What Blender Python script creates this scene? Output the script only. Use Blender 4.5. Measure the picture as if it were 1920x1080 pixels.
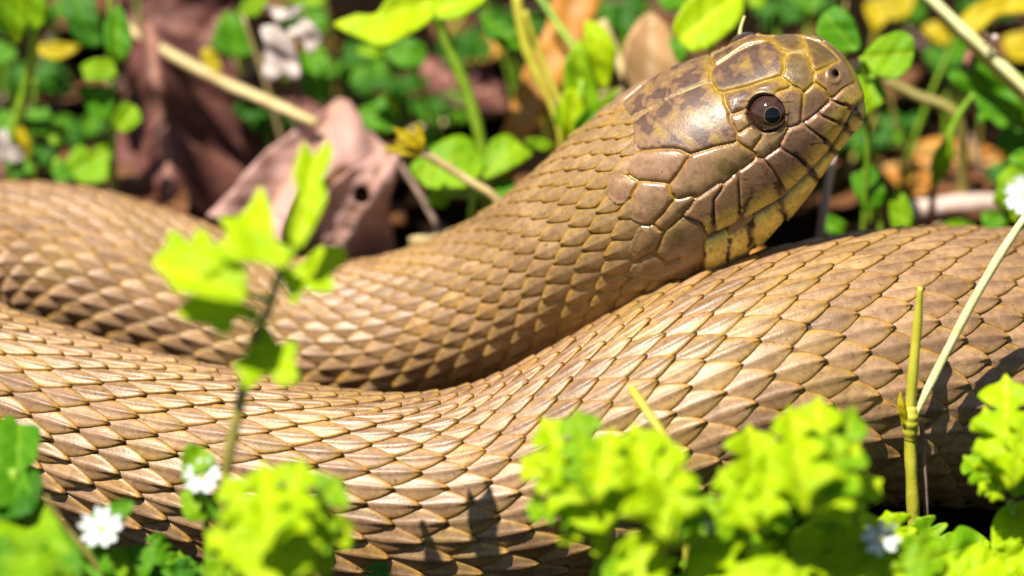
import bpy, math, random
import numpy as np
from mathutils import Vector
from mathutils.geometry import delaunay_2d_cdt

# ------------------------------------------------------------------ scene, camera, sky, sun
# all working coordinates are centimetres; meshes are written in metres (U)
U = 0.01
R = math.radians
sc = bpy.context.scene
for o in list(bpy.data.objects):
    bpy.data.objects.remove(o)
col = sc.collection

PITCH = R(28.0)
DIST = 55.0
TARGET = np.array([0.0, 1.5, 3.8])
LENS = 141.3
FPX = 1920 * LENS / 36.0
FWD = np.array([0.0, math.cos(PITCH), -math.sin(PITCH)])
UPV = np.array([0.0, math.sin(PITCH), math.cos(PITCH)])
RGT = np.array([1.0, 0.0, 0.0])
CAM = TARGET - DIST * FWD

cd = bpy.data.cameras.new('camera')
cam = bpy.data.objects.new('camera', cd)
col.objects.link(cam)
cam.location = Vector(CAM * U)
cam.rotation_euler = (math.pi / 2 - PITCH, 0, 0)
cd.lens = LENS
cd.sensor_width = 36
cd.clip_start = 0.01
cd.clip_end = 200
cd.dof.use_dof = True
cd.dof.focus_distance = (DIST - 0.5) * U
cd.dof.aperture_fstop = 8.4
cd.dof.aperture_blades = 0
sc.camera = cam

SUN_FROM = np.array([-0.32, -0.20, 0.925]); SUN_FROM /= np.linalg.norm(SUN_FROM)
SUN_EL = math.asin(SUN_FROM[2])
w = bpy.data.worlds.new('World'); sc.world = w; w.use_nodes = True
wn = w.node_tree.nodes; wl = w.node_tree.links
sky = wn.new('ShaderNodeTexSky'); sky.sky_type = 'NISHITA'; sky.sun_disc = False
sky.sun_elevation = SUN_EL
sky.sun_rotation = math.atan2(SUN_FROM[0], SUN_FROM[1])
wl.new(sky.outputs[0], wn['Background'].inputs[0])
wn['Background'].inputs[1].default_value = 0.05
sd = bpy.data.lights.new('sun', 'SUN'); sd.energy = 5.0; sd.angle = R(0.55); sd.color = (1.0, 0.94, 0.84)
sun = bpy.data.objects.new('sun', sd); col.objects.link(sun)
sun.rotation_euler = Vector(SUN_FROM).to_track_quat('Z', 'Y').to_euler()
sun.location = Vector(SUN_FROM) * 2

sc.render.engine = 'CYCLES'
sc.cycles.use_denoising = True
sc.cycles.max_bounces = 8
sc.cycles.transparent_max_bounces = 8
sc.view_settings.view_transform = 'Standard'
sc.view_settings.look = 'None'
sc.view_settings.exposure = 0.84
sc.view_settings.gamma = 1.0
sc.view_settings.use_curve_mapping = False

rng = np.random.default_rng(7)
random.seed(7)

# ------------------------------------------------------------------ helpers
def at(px, py, Y):
    """world point (cm) on the plane y = Y seen at photo pixel (px, py)"""
    px = np.asarray(px, float); py = np.asarray(py, float); Y = np.asarray(Y, float)
    d = FWD + ((px - 960) / FPX)[..., None] * RGT - ((py - 540) / FPX)[..., None] * UPV
    t = (Y - CAM[1]) / d[..., 1]
    return CAM + d * t[..., None]

def to_px(P):
    v = P - CAM
    z = v @ FWD
    return np.stack([960 + FPX * (v @ RGT) / z, 540 - FPX * (v @ UPV) / z], -1)

def mesh_obj(name, V, F, mat, parent=None, smooth=True, origin=None):
    """one mesh object; V in world cm. origin = world cm position of the object or of its parent"""
    if parent is not None:
        org = np.array(parent['_o'])
    else:
        org = np.zeros(3) if origin is None else np.asarray(origin, float)
    me = bpy.data.meshes.new(name)
    V = (np.asarray(V, float) - org) * U
    if isinstance(F, np.ndarray):
        n, k = F.shape
        me.vertices.add(len(V)); me.vertices.foreach_set('co', V.astype(np.float32).ravel())
        me.loops.add(n * k); me.loops.foreach_set('vertex_index', F.astype(np.int32).ravel())
        me.polygons.add(n)
        me.polygons.foreach_set('loop_start', np.arange(0, n * k, k, dtype=np.int32))
        me.polygons.foreach_set('loop_total', np.full(n, k, np.int32))
        me.update(calc_edges=True); me.validate()
    else:
        me.from_pydata([tuple(v) for v in V], [], [tuple(f) for f in F]); me.update()
    if smooth:
        me.polygons.foreach_set('use_smooth', np.ones(len(me.polygons), bool))
    if mat is not None:
        me.materials.append(mat)
    o = bpy.data.objects.new(name, me); col.objects.link(o)
    if parent is not None:
        o.parent = parent
    else:
        o.location = Vector(org * U)
    o['_o'] = [float(x) for x in org]
    return o

def empty(name, loc):
    o = bpy.data.objects.new(name, None); col.objects.link(o)
    o.location = Vector(np.asarray(loc, float) * U); o.empty_display_size = 0.005
    o['_o'] = [float(x) for x in loc]
    return o

def tag(o, label, cat, group=None):
    o['label'] = label; o['category'] = cat
    if group: o['group'] = group
    return o

def set_col(o, rgba, name='Col'):
    a = o.data.color_attributes.new(name, 'FLOAT_COLOR', 'POINT')
    a.data.foreach_set('color', np.asarray(rgba, np.float32).ravel())

def set_float(o, vals, name):
    a = o.data.attributes.new(name, 'FLOAT', 'POINT')
    a.data.foreach_set('value', np.asarray(vals, np.float32))

def new_mat(name):
    m = bpy.data.materials.new(name); m.use_nodes = True
    n = m.node_tree.nodes; l = m.node_tree.links
    return m, n, l, n['Principled BSDF'], n['Material Output']

def noise(n, l, scale, detail=4, rough=0.6, coord='Object', dist=0.0):
    tc = n.new('ShaderNodeTexCoord')
    t = n.new('ShaderNodeTexNoise')
    t.inputs['Scale'].default_value = scale; t.inputs['Detail'].default_value = detail
    t.inputs['Roughness'].default_value = rough; t.inputs['Distortion'].default_value = dist
    l.new(tc.outputs[coord], t.inputs['Vector'])
    return t

def ramp(n, l, fac, stops):
    r = n.new('ShaderNodeValToRGB')
    e = r.color_ramp.elements
    while len(e) < len(stops): e.new(0.5)
    for el, (p, c) in zip(e, stops):
        el.position = p; el.color = (*c, 1)
    l.new(fac, r.inputs[0])
    return r

def mixc(n, l, fac, a, b, mode='MIX'):
    m = n.new('ShaderNodeMix'); m.data_type = 'RGBA'; m.blend_type = mode
    for s, v in ((m.inputs[0], fac), (m.inputs[6], a), (m.inputs[7], b)):
        if hasattr(v, 'is_linked'): l.new(v, s)
        elif isinstance(v, (int, float)): s.default_value = v
        else: s.default_value = (*v, 1)
    return m.outputs[2]

def bump(n, l, h, strength, dist, p):
    b = n.new('ShaderNodeBump'); b.inputs['Strength'].default_value = strength
    b.inputs['Distance'].default_value = dist
    l.new(h, b.inputs['Height']); l.new(b.outputs[0], p.inputs['Normal'])

# ------------------------------------------------------------------ materials
def mat_snake():
    m, n, l, p, out = new_mat('snake_skin')
    a = n.new('ShaderNodeAttribute'); a.attribute_name = 'Col'
    t = noise(n, l, 900, 5, 0.65)
    r = ramp(n, l, t.outputs[0], [(0.25, (0.62, 0.58, 0.55)), (0.6, (1.05, 1.03, 1.0)), (0.9, (1.2, 1.15, 1.05))])
    c = mixc(n, l, 1.0, a.outputs[0], r.outputs[0], 'MULTIPLY')
    sp_ = noise(n, l, 1700, 2, 0.5)
    rs_ = ramp(n, l, sp_.outputs[0], [(0.66, (0, 0, 0)), (0.72, (1, 1, 1))])
    c = mixc(n, l, rs_.outputs[0], c, mixc(n, l, 0.7, c, (0.07, 0.03, 0.015)))
    du_ = noise(n, l, 130, 6, 0.75)
    rd_ = ramp(n, l, du_.outputs[0], [(0.42, (0.86, 0.82, 0.78)), (0.62, (1.08, 1.08, 1.08))])
    c = mixc(n, l, 1.0, c, rd_.outputs[0], 'MULTIPLY')
    l.new(c, p.inputs['Base Color'])
    mr = n.new('ShaderNodeMapRange'); mr.inputs[1].default_value = 0.2; mr.inputs[2].default_value = 0.8
    mr.inputs[3].default_value = -0.07; mr.inputs[4].default_value = 0.10
    l.new(t.outputs[0], mr.inputs[0])
    ad = n.new('ShaderNodeMath'); ad.operation = 'ADD'
    l.new(a.outputs['Alpha'], ad.inputs[0]); l.new(mr.outputs[0], ad.inputs[1])
    l.new(ad.outputs[0], p.inputs['Roughness'])
    p.inputs['Specular IOR Level'].default_value = 0.55
    t2 = noise(n, l, 2600, 3, 0.6)
    bump(n, l, t2.outputs[0], 0.25, 0.0002, p)
    return m

def mat_leaf(name, c1, c2, vein, trans=0.35, rough=0.55, spot=None):
    m, n, l, p, out = new_mat(name)
    t = noise(n, l, 110, 5, 0.6)
    r = ramp(n, l, t.outputs[0], [(0.3, c1), (0.7, c2)])
    c = r.outputs[0]
    va = n.new('ShaderNodeAttribute'); va.attribute_name = 'vein'
    c = mixc(n, l, va.outputs['Fac'], c, vein)
    if spot:
        t3 = noise(n, l, 260, 4, 0.7)
        r3 = ramp(n, l, t3.outputs[0], [(0.62, (0, 0, 0)), (0.72, (1, 1, 1))])
        c = mixc(n, l, r3.outputs[0], c, spot)
    l.new(c, p.inputs['Base Color'])
    p.inputs['Roughness'].default_value = rough
    p.inputs['Specular IOR Level'].default_value = 0.22
    tr = n.new('ShaderNodeBsdfTranslucent'); l.new(c, tr.inputs[0])
    ms = n.new('ShaderNodeMixShader'); ms.inputs[0].default_value = trans
    l.new(p.outputs[0], ms.inputs[1]); l.new(tr.outputs[0], ms.inputs[2])
    l.new(ms.outputs[0], out.inputs[0])
    t2 = noise(n, l, 420, 4, 0.6)
    bump(n, l, t2.outputs[0], 0.3, 0.0004, p)
    return m

def mat_plain(name, c1, c2, scale=200, rough=0.6, trans=0.0, bumpd=0.0004, stretch=None):
    m, n, l, p, out = new_mat(name)
    t = noise(n, l, scale, 5, 0.65)
    r = ramp(n, l, t.outputs[0], [(0.3, c1), (0.7, c2)])
    l.new(r.outputs[0], p.inputs['Base Color'])
    p.inputs['Roughness'].default_value = rough
    bump(n, l, t.outputs[0], 0.5, bumpd, p)
    if trans:
        tr = n.new('ShaderNodeBsdfTranslucent'); l.new(r.outputs[0], tr.inputs[0])
        ms = n.new('ShaderNodeMixShader'); ms.inputs[0].default_value = trans
        l.new(p.outputs[0], ms.inputs[1]); l.new(tr.outputs[0], ms.inputs[2])
        l.new(ms.outputs[0], out.inputs[0])
    return m

M = {}
M['snake'] = mat_snake()
M['lime'] = mat_leaf('lime_leaf', (0.36, 0.58, 0.001), (0.58, 0.74, 0.001), (0.72, 0.78, 0.03), 0.48)
M['bright'] = mat_leaf('bright_leaf', (0.13, 0.34, 0.002), (0.30, 0.50, 0.003), (0.42, 0.56, 0.012), 0.40)
M['green'] = mat_leaf('green_leaf', (0.04, 0.19, 0.002), (0.11, 0.31, 0.003), (0.20, 0.40, 0.010), 0.36)
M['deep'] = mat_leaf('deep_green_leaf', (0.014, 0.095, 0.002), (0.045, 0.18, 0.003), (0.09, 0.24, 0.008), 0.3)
M['yellow'] = mat_leaf('yellow_leaf', (0.40, 0.33, 0.004), (0.62, 0.46, 0.006), (0.6, 0.48, 0.03), 0.35)
M['purple'] = mat_leaf('purple_dead_leaf', (0.06, 0.018, 0.014), (0.20, 0.075, 0.060), (0.44, 0.22, 0.15), 0.1, 0.6, (0.05, 0.03, 0.025))
M['pink'] = mat_leaf('pink_dead_leaf', (0.38, 0.19, 0.15), (0.68, 0.44, 0.38), (0.50, 0.27, 0.17), 0.16, 0.5, (0.30, 0.16, 0.12))
M['tanleaf'] = mat_leaf('tan_dead_leaf', (0.42, 0.22, 0.08), (0.60, 0.38, 0.18), (0.62, 0.45, 0.28), 0.2, 0.6)
M['orange'] = mat_leaf('orange_dead_blade', (0.46, 0.17, 0.02), (0.62, 0.29, 0.05), (0.60, 0.38, 0.18), 0.2, 0.55)
M['brown'] = mat_leaf('brown_dead_leaf', (0.055, 0.018, 0.006), (0.16, 0.060, 0.020), (0.22, 0.11, 0.04), 0.1, 0.65)
M['pale'] = mat_leaf('withered_petal', (0.55, 0.44, 0.40), (0.74, 0.66, 0.60), (0.60, 0.45, 0.40), 0.3, 0.6)
M['petal'] = mat_plain('white_petal', (0.78, 0.80, 0.80), (0.88, 0.89, 0.88), 300, 0.5, 0.3)
M['stem'] = mat_plain('green_stem', (0.17, 0.36, 0.012), (0.32, 0.48, 0.03), 260, 0.45, 0.12)
M['ystem'] = mat_plain('yellow_stem', (0.42, 0.40, 0.02), (0.60, 0.54, 0.06), 260, 0.45, 0.12)
M['straw'] = mat_plain('straw_stalk', (0.42, 0.30, 0.10), (0.62, 0.50, 0.24), 300, 0.55)
M['pstraw'] = mat_plain('pale_straw', (0.50, 0.48, 0.16), (0.68, 0.66, 0.34), 300, 0.5)
M['twig'] = mat_plain('grey_brown_twig', (0.14, 0.09, 0.06), (0.30, 0.20, 0.14), 400, 0.8)
M['pinktwig'] = mat_plain('pale_pink_twig', (0.48, 0.34, 0.28), (0.66, 0.52, 0.44), 400, 0.6)
M['redstem'] = mat_plain('red_stem', (0.24, 0.07, 0.05), (0.38, 0.16, 0.10), 300, 0.5)
M['brownstem'] = mat_plain('brown_stem', (0.20, 0.16, 0.03), (0.32, 0.28, 0.06), 300, 0.5)
M['anther'] = mat_plain('yellow_anther', (0.5, 0.5, 0.05), (0.7, 0.62, 0.1), 500, 0.6)

def mat_soil():
    m, n, l, p, out = new_mat('dark_soil')
    t = noise(n, l, 60, 8, 0.7)
    r = ramp(n, l, t.outputs[0], [(0.3, (0.004, 0.002, 0.001)), (0.55, (0.014, 0.007, 0.003)), (0.8, (0.045, 0.020, 0.007))])
    l.new(r.outputs[0], p.inputs['Base Color'])
    p.inputs['Roughness'].default_value = 1.0
    p.inputs['Specular IOR Level'].default_value = 0.05
    t2 = noise(n, l, 300, 6, 0.7)
    bump(n, l, t2.outputs[0], 1.0, 0.002, p)
    return m
M['soil'] = mat_soil()

# ------------------------------------------------------------------ the snake's centre line
# head stations: t px back from the snout along the head axis, c = px the centre lies above it,
# half = half thickness in px, wd = half width in cm
AX = np.array([-0.857, 0.515]); NUP = np.array([-0.515, -0.857]); S0 = np.array([1613.0, 157.0])
HEAD = [  # t, c, half(px), width(cm)
    (0, 26, 0, 0), (2, 26, 26, .18), (6, 27, 44, .32), (15, 29, 66, .48), (30, 32, 84, .61), (60, 37, 101, .74),
    (120, 40, 125, .92), (200, 31, 150, 1.10), (280, 27, 172, 1.27), (360, 23, 182, 1.38), (440, 19, 184, 1.40),
    (520, 15, 179, 1.34), (600, 9, 165, 1.20), (680, 4, 154, 1.13)]
HY = 3.0
ctrl, rad, wid = [], [], []
for t, c, h, wd in HEAD:
    q = S0 + AX * t + NUP * c
    yy = HY + (0.0 if t < 420 else 0.35 * ((t - 420) / 260.0) ** 1.6)
    ctrl.append(at(q[0], q[1], yy)); rad.append(h / 137.0); wid.append(wd)
n_head_ctrl = len(ctrl)
BODY = [  # px, py, Y, radius cm
    (945, 552, 3.5, 1.09), (840, 596, 3.65, 1.09), (720, 636, 3.8, 1.09), (600, 646, 3.97, 1.10), (480, 622, 4.2, 1.11),
    (350, 565, 4.5, 1.15), (220, 522, 4.8, 1.15), (100, 490, 5.0, 1.15), (-10, 486, 5.05, 1.16), (-110, 520, 4.75, 1.17),
    (-180, 590, 4.0, 1.19), (-190, 650, 3.2, 1.21), (-140, 700, 2.55, 1.24), (-60, 742, 2.15, 1.27), (40, 778, 1.85, 1.30),
    (180, 828, 1.4, 1.33), (350, 872, .95, 1.36), (560, 918, .5, 1.39), (760, 946, .3, 1.42), (920, 936, .35, 1.48),
    (1080, 876, .55, 1.55), (1240, 800, .85, 1.65), (1400, 732, 1.25, 1.76), (1560, 699, 1.7, 1.84), (1720, 684, 2.2, 1.90),
    (1880, 690, 2.8, 1.95), (2060, 708, 3.4, 1.97), (2260, 720, 4.1, 1.97), (2480, 715, 5.2, 1.9)]
for px, py, Y, r in BODY:
    ctrl.append(at(px, py, Y)); rad.append(r); wid.append(r * 1.04)
e = ctrl[-1]
for dx, dy, r in ((2.2, 2.6, 1.8), (3.3, 5.6, 1.65), (3.3, 9.0, 1.5), (2.4, 12.2, 1.3), (.4, 15, 1.1), (-2.4, 17, .85),
                  (-5.6, 18, .6), (-8.8, 18.3, .38), (-11.5, 18.2, .2), (-13, 18.1, .08)):
    ctrl.append(np.array([e[0] + dx, e[1] + dy, 0])); rad.append(r); wid.append(r * 1.04)

def base_ground(x, y):
    return 0.30 * np.clip(y - 0.3, 0, 14) + 0.06 * np.clip(y - 14, 0, 40) + 0.10 * np.sin(x * .5 + 1) * np.clip((np.abs(y) - 1) / 6, 0, 1)

for i in range(len(ctrl) - 10, len(ctrl)):
    ctrl[i][2] = base_ground(ctrl[i][0], ctrl[i][1]) + rad[i] * .93
k = len(ctrl) - 11
ctrl = np.array(ctrl); rad = np.array(rad); wid = np.array(wid)

def catmull(P, per=40):
    P = np.asarray(P); P = np.vstack([2 * P[0] - P[1], P, 2 * P[-1] - P[-2]])
    out = []
    for i in range(1, len(P) - 2):
        p0, p1, p2, p3 = P[i - 1], P[i], P[i + 1], P[i + 2]
        # centripetal parameters
        t0 = 0.0
        d1 = max(np.linalg.norm((p1 - p0)[:3]), 1e-4) ** .5; d2 = max(np.linalg.norm((p2 - p1)[:3]), 1e-4) ** .5
        d3 = max(np.linalg.norm((p3 - p2)[:3]), 1e-4) ** .5
        t1, t2, t3 = d1, d1 + d2, d1 + d2 + d3
        t = np.linspace(t1, t2, per, endpoint=False)[:, None]
        A1 = (t1 - t) / (t1 - t0) * p0 + (t - t0) / (t1 - t0) * p1
        A2 = (t2 - t) / (t2 - t1) * p1 + (t - t1) / (t2 - t1) * p2
        A3 = (t3 - t) / (t3 - t2) * p2 + (t - t2) / (t3 - t2) * p3
        B1 = (t2 - t) / (t2 - t0) * A1 + (t - t0) / (t2 - t0) * A2
        B2 = (t3 - t) / (t3 - t1) * A2 + (t - t1) / (t3 - t1) * A3
        out.append((t2 - t) / (t2 - t1) * B1 + (t - t1) / (t2 - t1) * B2)
    out.append(P[-2:-1])
    return np.vstack(out)

dense = catmull(np.hstack([ctrl, rad[:, None], wid[:, None]]), 40)
seg = np.r_[0, np.cumsum(np.linalg.norm(np.diff(dense[:, :3], axis=0), axis=1))]
NS = 3600
S = np.linspace(0, seg[-1], NS)
C = np.stack([np.interp(S, seg, dense[:, i]) for i in range(3)], -1)
# arc position of head stations
s_ctrl = np.array([seg[min(i * 40, len(seg) - 1)] for i in range(len(ctrl))])
S_HEAD = s_ctrl[n_head_ctrl - 1]
RH = np.interp(S, seg, dense[:, 3]); RW = np.interp(S, seg, dense[:, 4])

def smooth(A, sig):
    k = int(sig * 3); x = np.arange(-k, k + 1); g = np.exp(-x * x / (2 * sig * sig)); g /= g.sum()
    if A.ndim == 1:
        return np.convolve(np.pad(A, k, mode='edge'), g, 'valid')
    Ap = np.vstack([2 * A[0] - A[k:0:-1], A, 2 * A[-1] - A[-2:-k - 2:-1]])
    return np.stack([np.convolve(Ap[:, i], g, 'valid') for i in range(A.shape[1])], -1)
ds = S[1] - S[0]
C2 = smooth(C, 0.7 / ds)
wgt = np.clip((S - s_ctrl[8]) / (s_ctrl[12] - s_ctrl[8]), 0, 1)[:, None]
C = C * (1 - wgt) + C2 * wgt
RB = smooth(RH, 0.9 / ds); wb = wgt[:, 0]
RH = RH * (1 - wb) + RB * wb
RW = RW * (1 - wb) + smooth(RW, 0.9 / ds) * wb
T = np.gradient(C, axis=0); T /= np.linalg.norm(T, axis=1)[:, None]
Tm = smooth(T, 0.35 / ds)
ih = int(np.searchsorted(S, s_ctrl[8]))
axis3 = (C[ih] - C[int(np.searchsorted(S, s_ctrl[3]))]); axis3 /= np.linalg.norm(axis3)
hb = np.clip((S - s_ctrl[9]) / (s_ctrl[13] - s_ctrl[9]), 0, 1)[:, None]
hb = hb * hb * (3 - 2 * hb)
Tm = axis3 * (1 - hb) + Tm * hb; Tm /= np.linalg.norm(Tm, axis=1)[:, None]
UPW = np.array([0, 0, 1.0])
Uf = UPW - (Tm @ UPW)[:, None] * Tm; Uf /= np.linalg.norm(Uf, axis=1)[:, None]
Vf = np.cross(Tm, Uf)            # sideways
# roll: positive turns the back towards the camera side of the head
roll = np.interp(S, [0, s_ctrl[10], s_ctrl[15], s_ctrl[18], s_ctrl[40], s_ctrl[48], s_ctrl[52], S[-1]],
                 [R(-18), R(-15), R(-6), 0, 0, R(0), 0, 0])
U2 = Uf * np.cos(roll)[:, None] + Vf * np.sin(roll)[:, None]
V2 = Vf * np.cos(roll)[:, None] - Uf * np.sin(roll)[:, None]
# head is boxier than the round body
NEXP = np.interp(S, [0, s_ctrl[6], s_ctrl[10], s_ctrl[13]], [2.25, 2.45, 2.25, 2.0])

def ev(arr, s):
    if arr.ndim == 1: return np.interp(s, S, arr)
    return np.stack([np.interp(s, S, arr[:, i]) for i in range(3)], -1)

def surf(s, th, off=0.0):
    """point and radial direction of the snake's skin at arc s and angle th (0 = middle of the back)"""
    c = ev(C, s); u = ev(U2, s); v = ev(V2, s)
    a = ev(RH, s); wv = ev(RW, s); n = ev(NEXP, s)
    ct, st = np.cos(th), np.sin(th)
    rr = ((np.abs(ct) / np.maximum(a, 1e-5)) ** n + (np.abs(st) / np.maximum(wv, 1e-5)) ** n) ** (-1.0 / n)
    d = ct[..., None] * u + st[..., None] * v
    return c + d * (rr + off)[..., None], d

# ------------------------------------------------------------------ ground, pressed up to the belly of every coil
gi = np.arange(int(np.searchsorted(S, s_ctrl[16])), NS, 12)
GX, GY, GZ = C[gi, 0], C[gi, 1], C[gi, 2] - RH[gi] * 0.97
def ground_z(x, y):
    x = np.asarray(x, float); y = np.asarray(y, float); shp = x.shape
    x = x.ravel(); y = y.ravel()
    b = base_ground(x, y)
    num = np.zeros_like(x); den = np.zeros_like(x); mx = np.zeros_like(x)
    for i in range(len(GX)):
        wt = np.exp(-((x - GX[i]) ** 2 + (y - GY[i]) ** 2) / (2 * 0.85 ** 2))
        num += wt * GZ[i]; den += wt; mx = np.maximum(mx, wt)
    g = np.where(den > 1e-9, num / np.maximum(den, 1e-9), b)
    return (b * (1 - mx) + g * mx).reshape(shp)

def build_ground():
    def axis(lo, hi, c0, c1, fine, coarse):
        a = np.arange(c0, c1 + 1e-6, fine)
        l = c0 - np.cumsum(np.geomspace(fine, coarse, 26)); h = c1 + np.cumsum(np.geomspace(fine, coarse, 26))
        return np.r_[l[::-1], a, h]
    xs = axis(0, 0, -14, 16, .22, 40); ys = axis(0, 0, -8, 20, .22, 40)
    X, Y = np.meshgrid(xs, ys)
    Z = ground_z(X, Y)
    r2 = np.random.default_rng(3)
    for kx in range(26):
        f = r2.uniform(.6, 5); an = r2.uniform(0, 6.28); ph = r2.uniform(0, 6.28)
        Z += 0.05 / f ** .6 * np.sin(f * (X * math.cos(an) + Y * math.sin(an)) + ph) * (np.abs(X) < 60)
    nx, ny = len(xs), len(ys)
    idx = np.arange(nx * ny).reshape(ny, nx)
    F = np.stack([idx[:-1, :-1], idx[:-1, 1:], idx[1:, 1:], idx[1:, :-1]], -1).reshape(-1, 4)
    o = mesh_obj('ground', np.stack([X, Y, Z], -1).reshape(-1, 3), F, M['soil'])
    o['kind'] = 'structure'
build_ground()
def gz(x, y): return float(ground_z(np.array([x]), np.array([y]))[0])

# ------------------------------------------------------------------ the snake's skin
PARTS_V, PARTS_F, PARTS_C = [], [], []
def add_quads(V, F, Ccol):
    off = sum(len(v) for v in PARTS_V)
    PARTS_V.append(V); PARTS_F.append(F + off); PARTS_C.append(Ccol)

def grid_faces(na, nb, wrap=False):
    idx = np.arange(na * nb).reshape(na, nb)
    if wrap:
        nx = np.roll(idx, -1, axis=1)
        return np.stack([idx[:-1], nx[:-1], nx[1:], idx[1:]], -1).reshape(-1, 4)
    return np.stack([idx[:-1, :-1], idx[:-1, 1:], idx[1:, 1:], idx[1:, :-1]], -1).reshape(-1, 4)

# head shields traced on the near side; the far side mirrors them
PL = [
 ('par', [(1198,265),(1196,236),(1250,197),(1332,165),(1354,180),(1365,211),(1373,236),(1374,262),(1332,274),(1288,285),(1262,277),(1200,279)]),
 ('fro', [(1342,140),(1346,168),(1400,161),(1455,143),(1468,128),(1466,108),(1462,60),(1330,80)]),
 ('sup', [(1360,178),(1432,154),(1457,147),(1472,160),(1459,170),(1432,177),(1407,190),(1374,212),(1361,195)]),
 ('pre', [(1471,111),(1513,110),(1519,133),(1515,155),(1504,168),(1498,157),(1473,141)]),
 ('int', [(1521,101),(1578,98),(1584,105),(1559,119),(1537,127),(1526,124)]),
 ('nas', [(1534,142),(1540,134),(1559,122),(1584,108),(1598,125),(1602,153),(1582,164),(1562,183),(1548,168),(1536,156)]),
 ('ros', [(1586,104),(1625,90),(1640,161),(1625,189),(1608,156),(1600,128)]),
 ('lor', [(1507,181),(1534,162),(1547,169),(1551,191),(1523,217),(1504,228),(1504,206)]),
 ('preo', [(1461,174),(1498,171),(1504,183),(1501,228),(1480,234),(1476,206),(1470,189)]),
 ('poc', [(1368,217),(1396,212),(1402,230),(1387,242),(1372,232)]),
 ('poc', [(1387,256),(1404,244),(1426,254),(1409,278),(1393,269)]),
 ('poc', [(1432,254),(1465,247),(1475,242),(1462,269),(1432,294),(1412,283)]),
 ('tmp', [(1256,350),(1275,318),(1300,293),(1341,278),(1382,272),(1412,287),(1401,302),(1357,334),(1313,362),(1275,367),(1258,362)]),
 ('tmp', [(1184,318),(1200,287),(1237,280),(1275,280),(1289,290),(1275,321),(1256,340),(1231,337),(1190,331)]),
 ('tmp', [(1184,361),(1204,344),(1250,347),(1259,367),(1244,396),(1216,419),(1187,402)]),
 ('tmp', [(1152,334),(1187,337),(1193,346),(1184,372),(1155,375),(1145,362)]),
 ('tmp', [(1228,421),(1257,387),(1299,366),(1288,387),(1260,415),(1236,431)]),
 ('tmp', [(1187,468),(1205,431),(1226,423),(1241,434),(1228,462),(1197,483)]),
 ('lab', [(1562,186),(1582,167),(1606,157),(1615,168),(1613,184),(1600,197),(1576,192)]),
 ('lab', [(1539,214),(1562,189),(1598,199),(1605,210),(1586,230),(1568,222)]),
 ('lab', [(1512,233),(1537,217),(1576,231),(1582,242),(1564,268),(1545,256)]),
 ('lab', [(1465,269),(1479,247),(1509,236),(1544,258),(1554,272),(1534,299),(1518,305),(1495,289)]),
 ('lab', [(1434,297),(1462,281),(1493,292),(1512,314),(1497,341),(1472,352),(1451,317)]),
 ('lab', [(1387,328),(1432,299),(1450,318),(1468,352),(1464,380),(1440,400),(1412,406),(1388,402)]),
 ('lab', [(1340,372),(1384,330),(1384,404),(1362,424),(1341,432)]),
 ('lab', [(1289,403),(1315,374),(1349,348),(1336,374),(1337,432),(1328,436),(1318,416)]),
 ('tmp', [(1231,475),(1249,439),(1273,418),(1291,409),(1314,416),(1325,439),(1301,455),(1278,481),(1247,488)]),
 ('tmp', [(1189,509),(1205,486),(1231,478),(1247,491),(1241,507),(1205,522)]),
 ('tmp', [(1254,498),(1278,486),(1294,496),(1288,510),(1260,514)]),
 ('low', [(1607,205),(1615,190),(1630,200),(1614,216)]),
 ('low', [(1588,234),(1606,217),(1620,222),(1603,246)]),
 ('low', [(1558,273),(1577,252),(1598,252),(1578,286)]),
 ('low', [(1522,312),(1545,292),(1572,288),(1576,300),(1541,331)]),
 ('low', [(1470,366),(1512,334),(1530,345),(1480,404),(1470,390)]),
 ('low', [(1403,416),(1452,382),(1462,400),(1420,448),(1405,442)]),
 ('low', [(1330,457),(1400,421),(1404,449),(1384,482),(1330,500)]),
]
MOUTH = np.array([(1618,192),(1600,212),(1583,246),(1556,286),(1518,327),(1468,374),(1402,412),(1330,446)], float)
NOSTRIL = np.array([1566., 139.]); EYE = np.array([1437., 213.])

BARS = [((1573,222),(1601,250),6), ((1540,250),(1573,292),7), ((1490,286),(1535,333),9), ((1455,340),(1473,402),9), ((1408,352),(1390,402),8),
        ((1338,385),(1330,444),6), ((1411,408),(1403,457),8), ((1366,447),(1361,485),6), ((1316,476),(1304,503),10), ((1584,190),(1598,205),4), ((1520,268),(1536,262),3)]
def poly_sd(P, poly):
    """signed distance (px), negative inside"""
    poly = np.asarray(poly, float); n = len(poly)
    d2 = np.full(len(P), 1e18); inside = np.zeros(len(P), bool)
    for i in range(n):
        a = poly[i]; b = poly[(i + 1) % n]; ab = b - a
        t = np.clip(((P - a) @ ab) / (ab @ ab), 0, 1)
        q = P - a - t[:, None] * ab
        d2 = np.minimum(d2, (q * q).sum(1))
        cond = ((a[1] > P[:, 1]) != (b[1] > P[:, 1])) & (P[:, 0] < (b[0] - a[0]) * (P[:, 1] - a[1]) / (b[1] - a[1] + 1e-12) + a[0])
        inside ^= cond
    d = np.sqrt(d2)
    return np.where(inside, -d, d)

def line_dist(P, L):
    d2 = np.full(len(P), 1e18)
    for a, b in zip(L[:-1], L[1:]):
        ab = b - a; t = np.clip(((P - a) @ ab) / (ab @ ab), 0, 1)
        q = P - a - t[:, None] * ab
        d2 = np.minimum(d2, (q * q).sum(1))
    return np.sqrt(d2)

def vnoise(P, f, seed=0):
    """cheap smooth 3-D noise in 0..1 from summed waves"""
    r2 = np.random.default_rng(seed); out = np.zeros(len(P))
    for i in range(10):
        d = r2.normal(size=3); d /= np.linalg.norm(d)
        out += np.sin(P @ d * f * r2.uniform(.6, 1.7) + r2.uniform(0, 6.28))
    return 0.5 + out / 10 * 1.1

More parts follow.
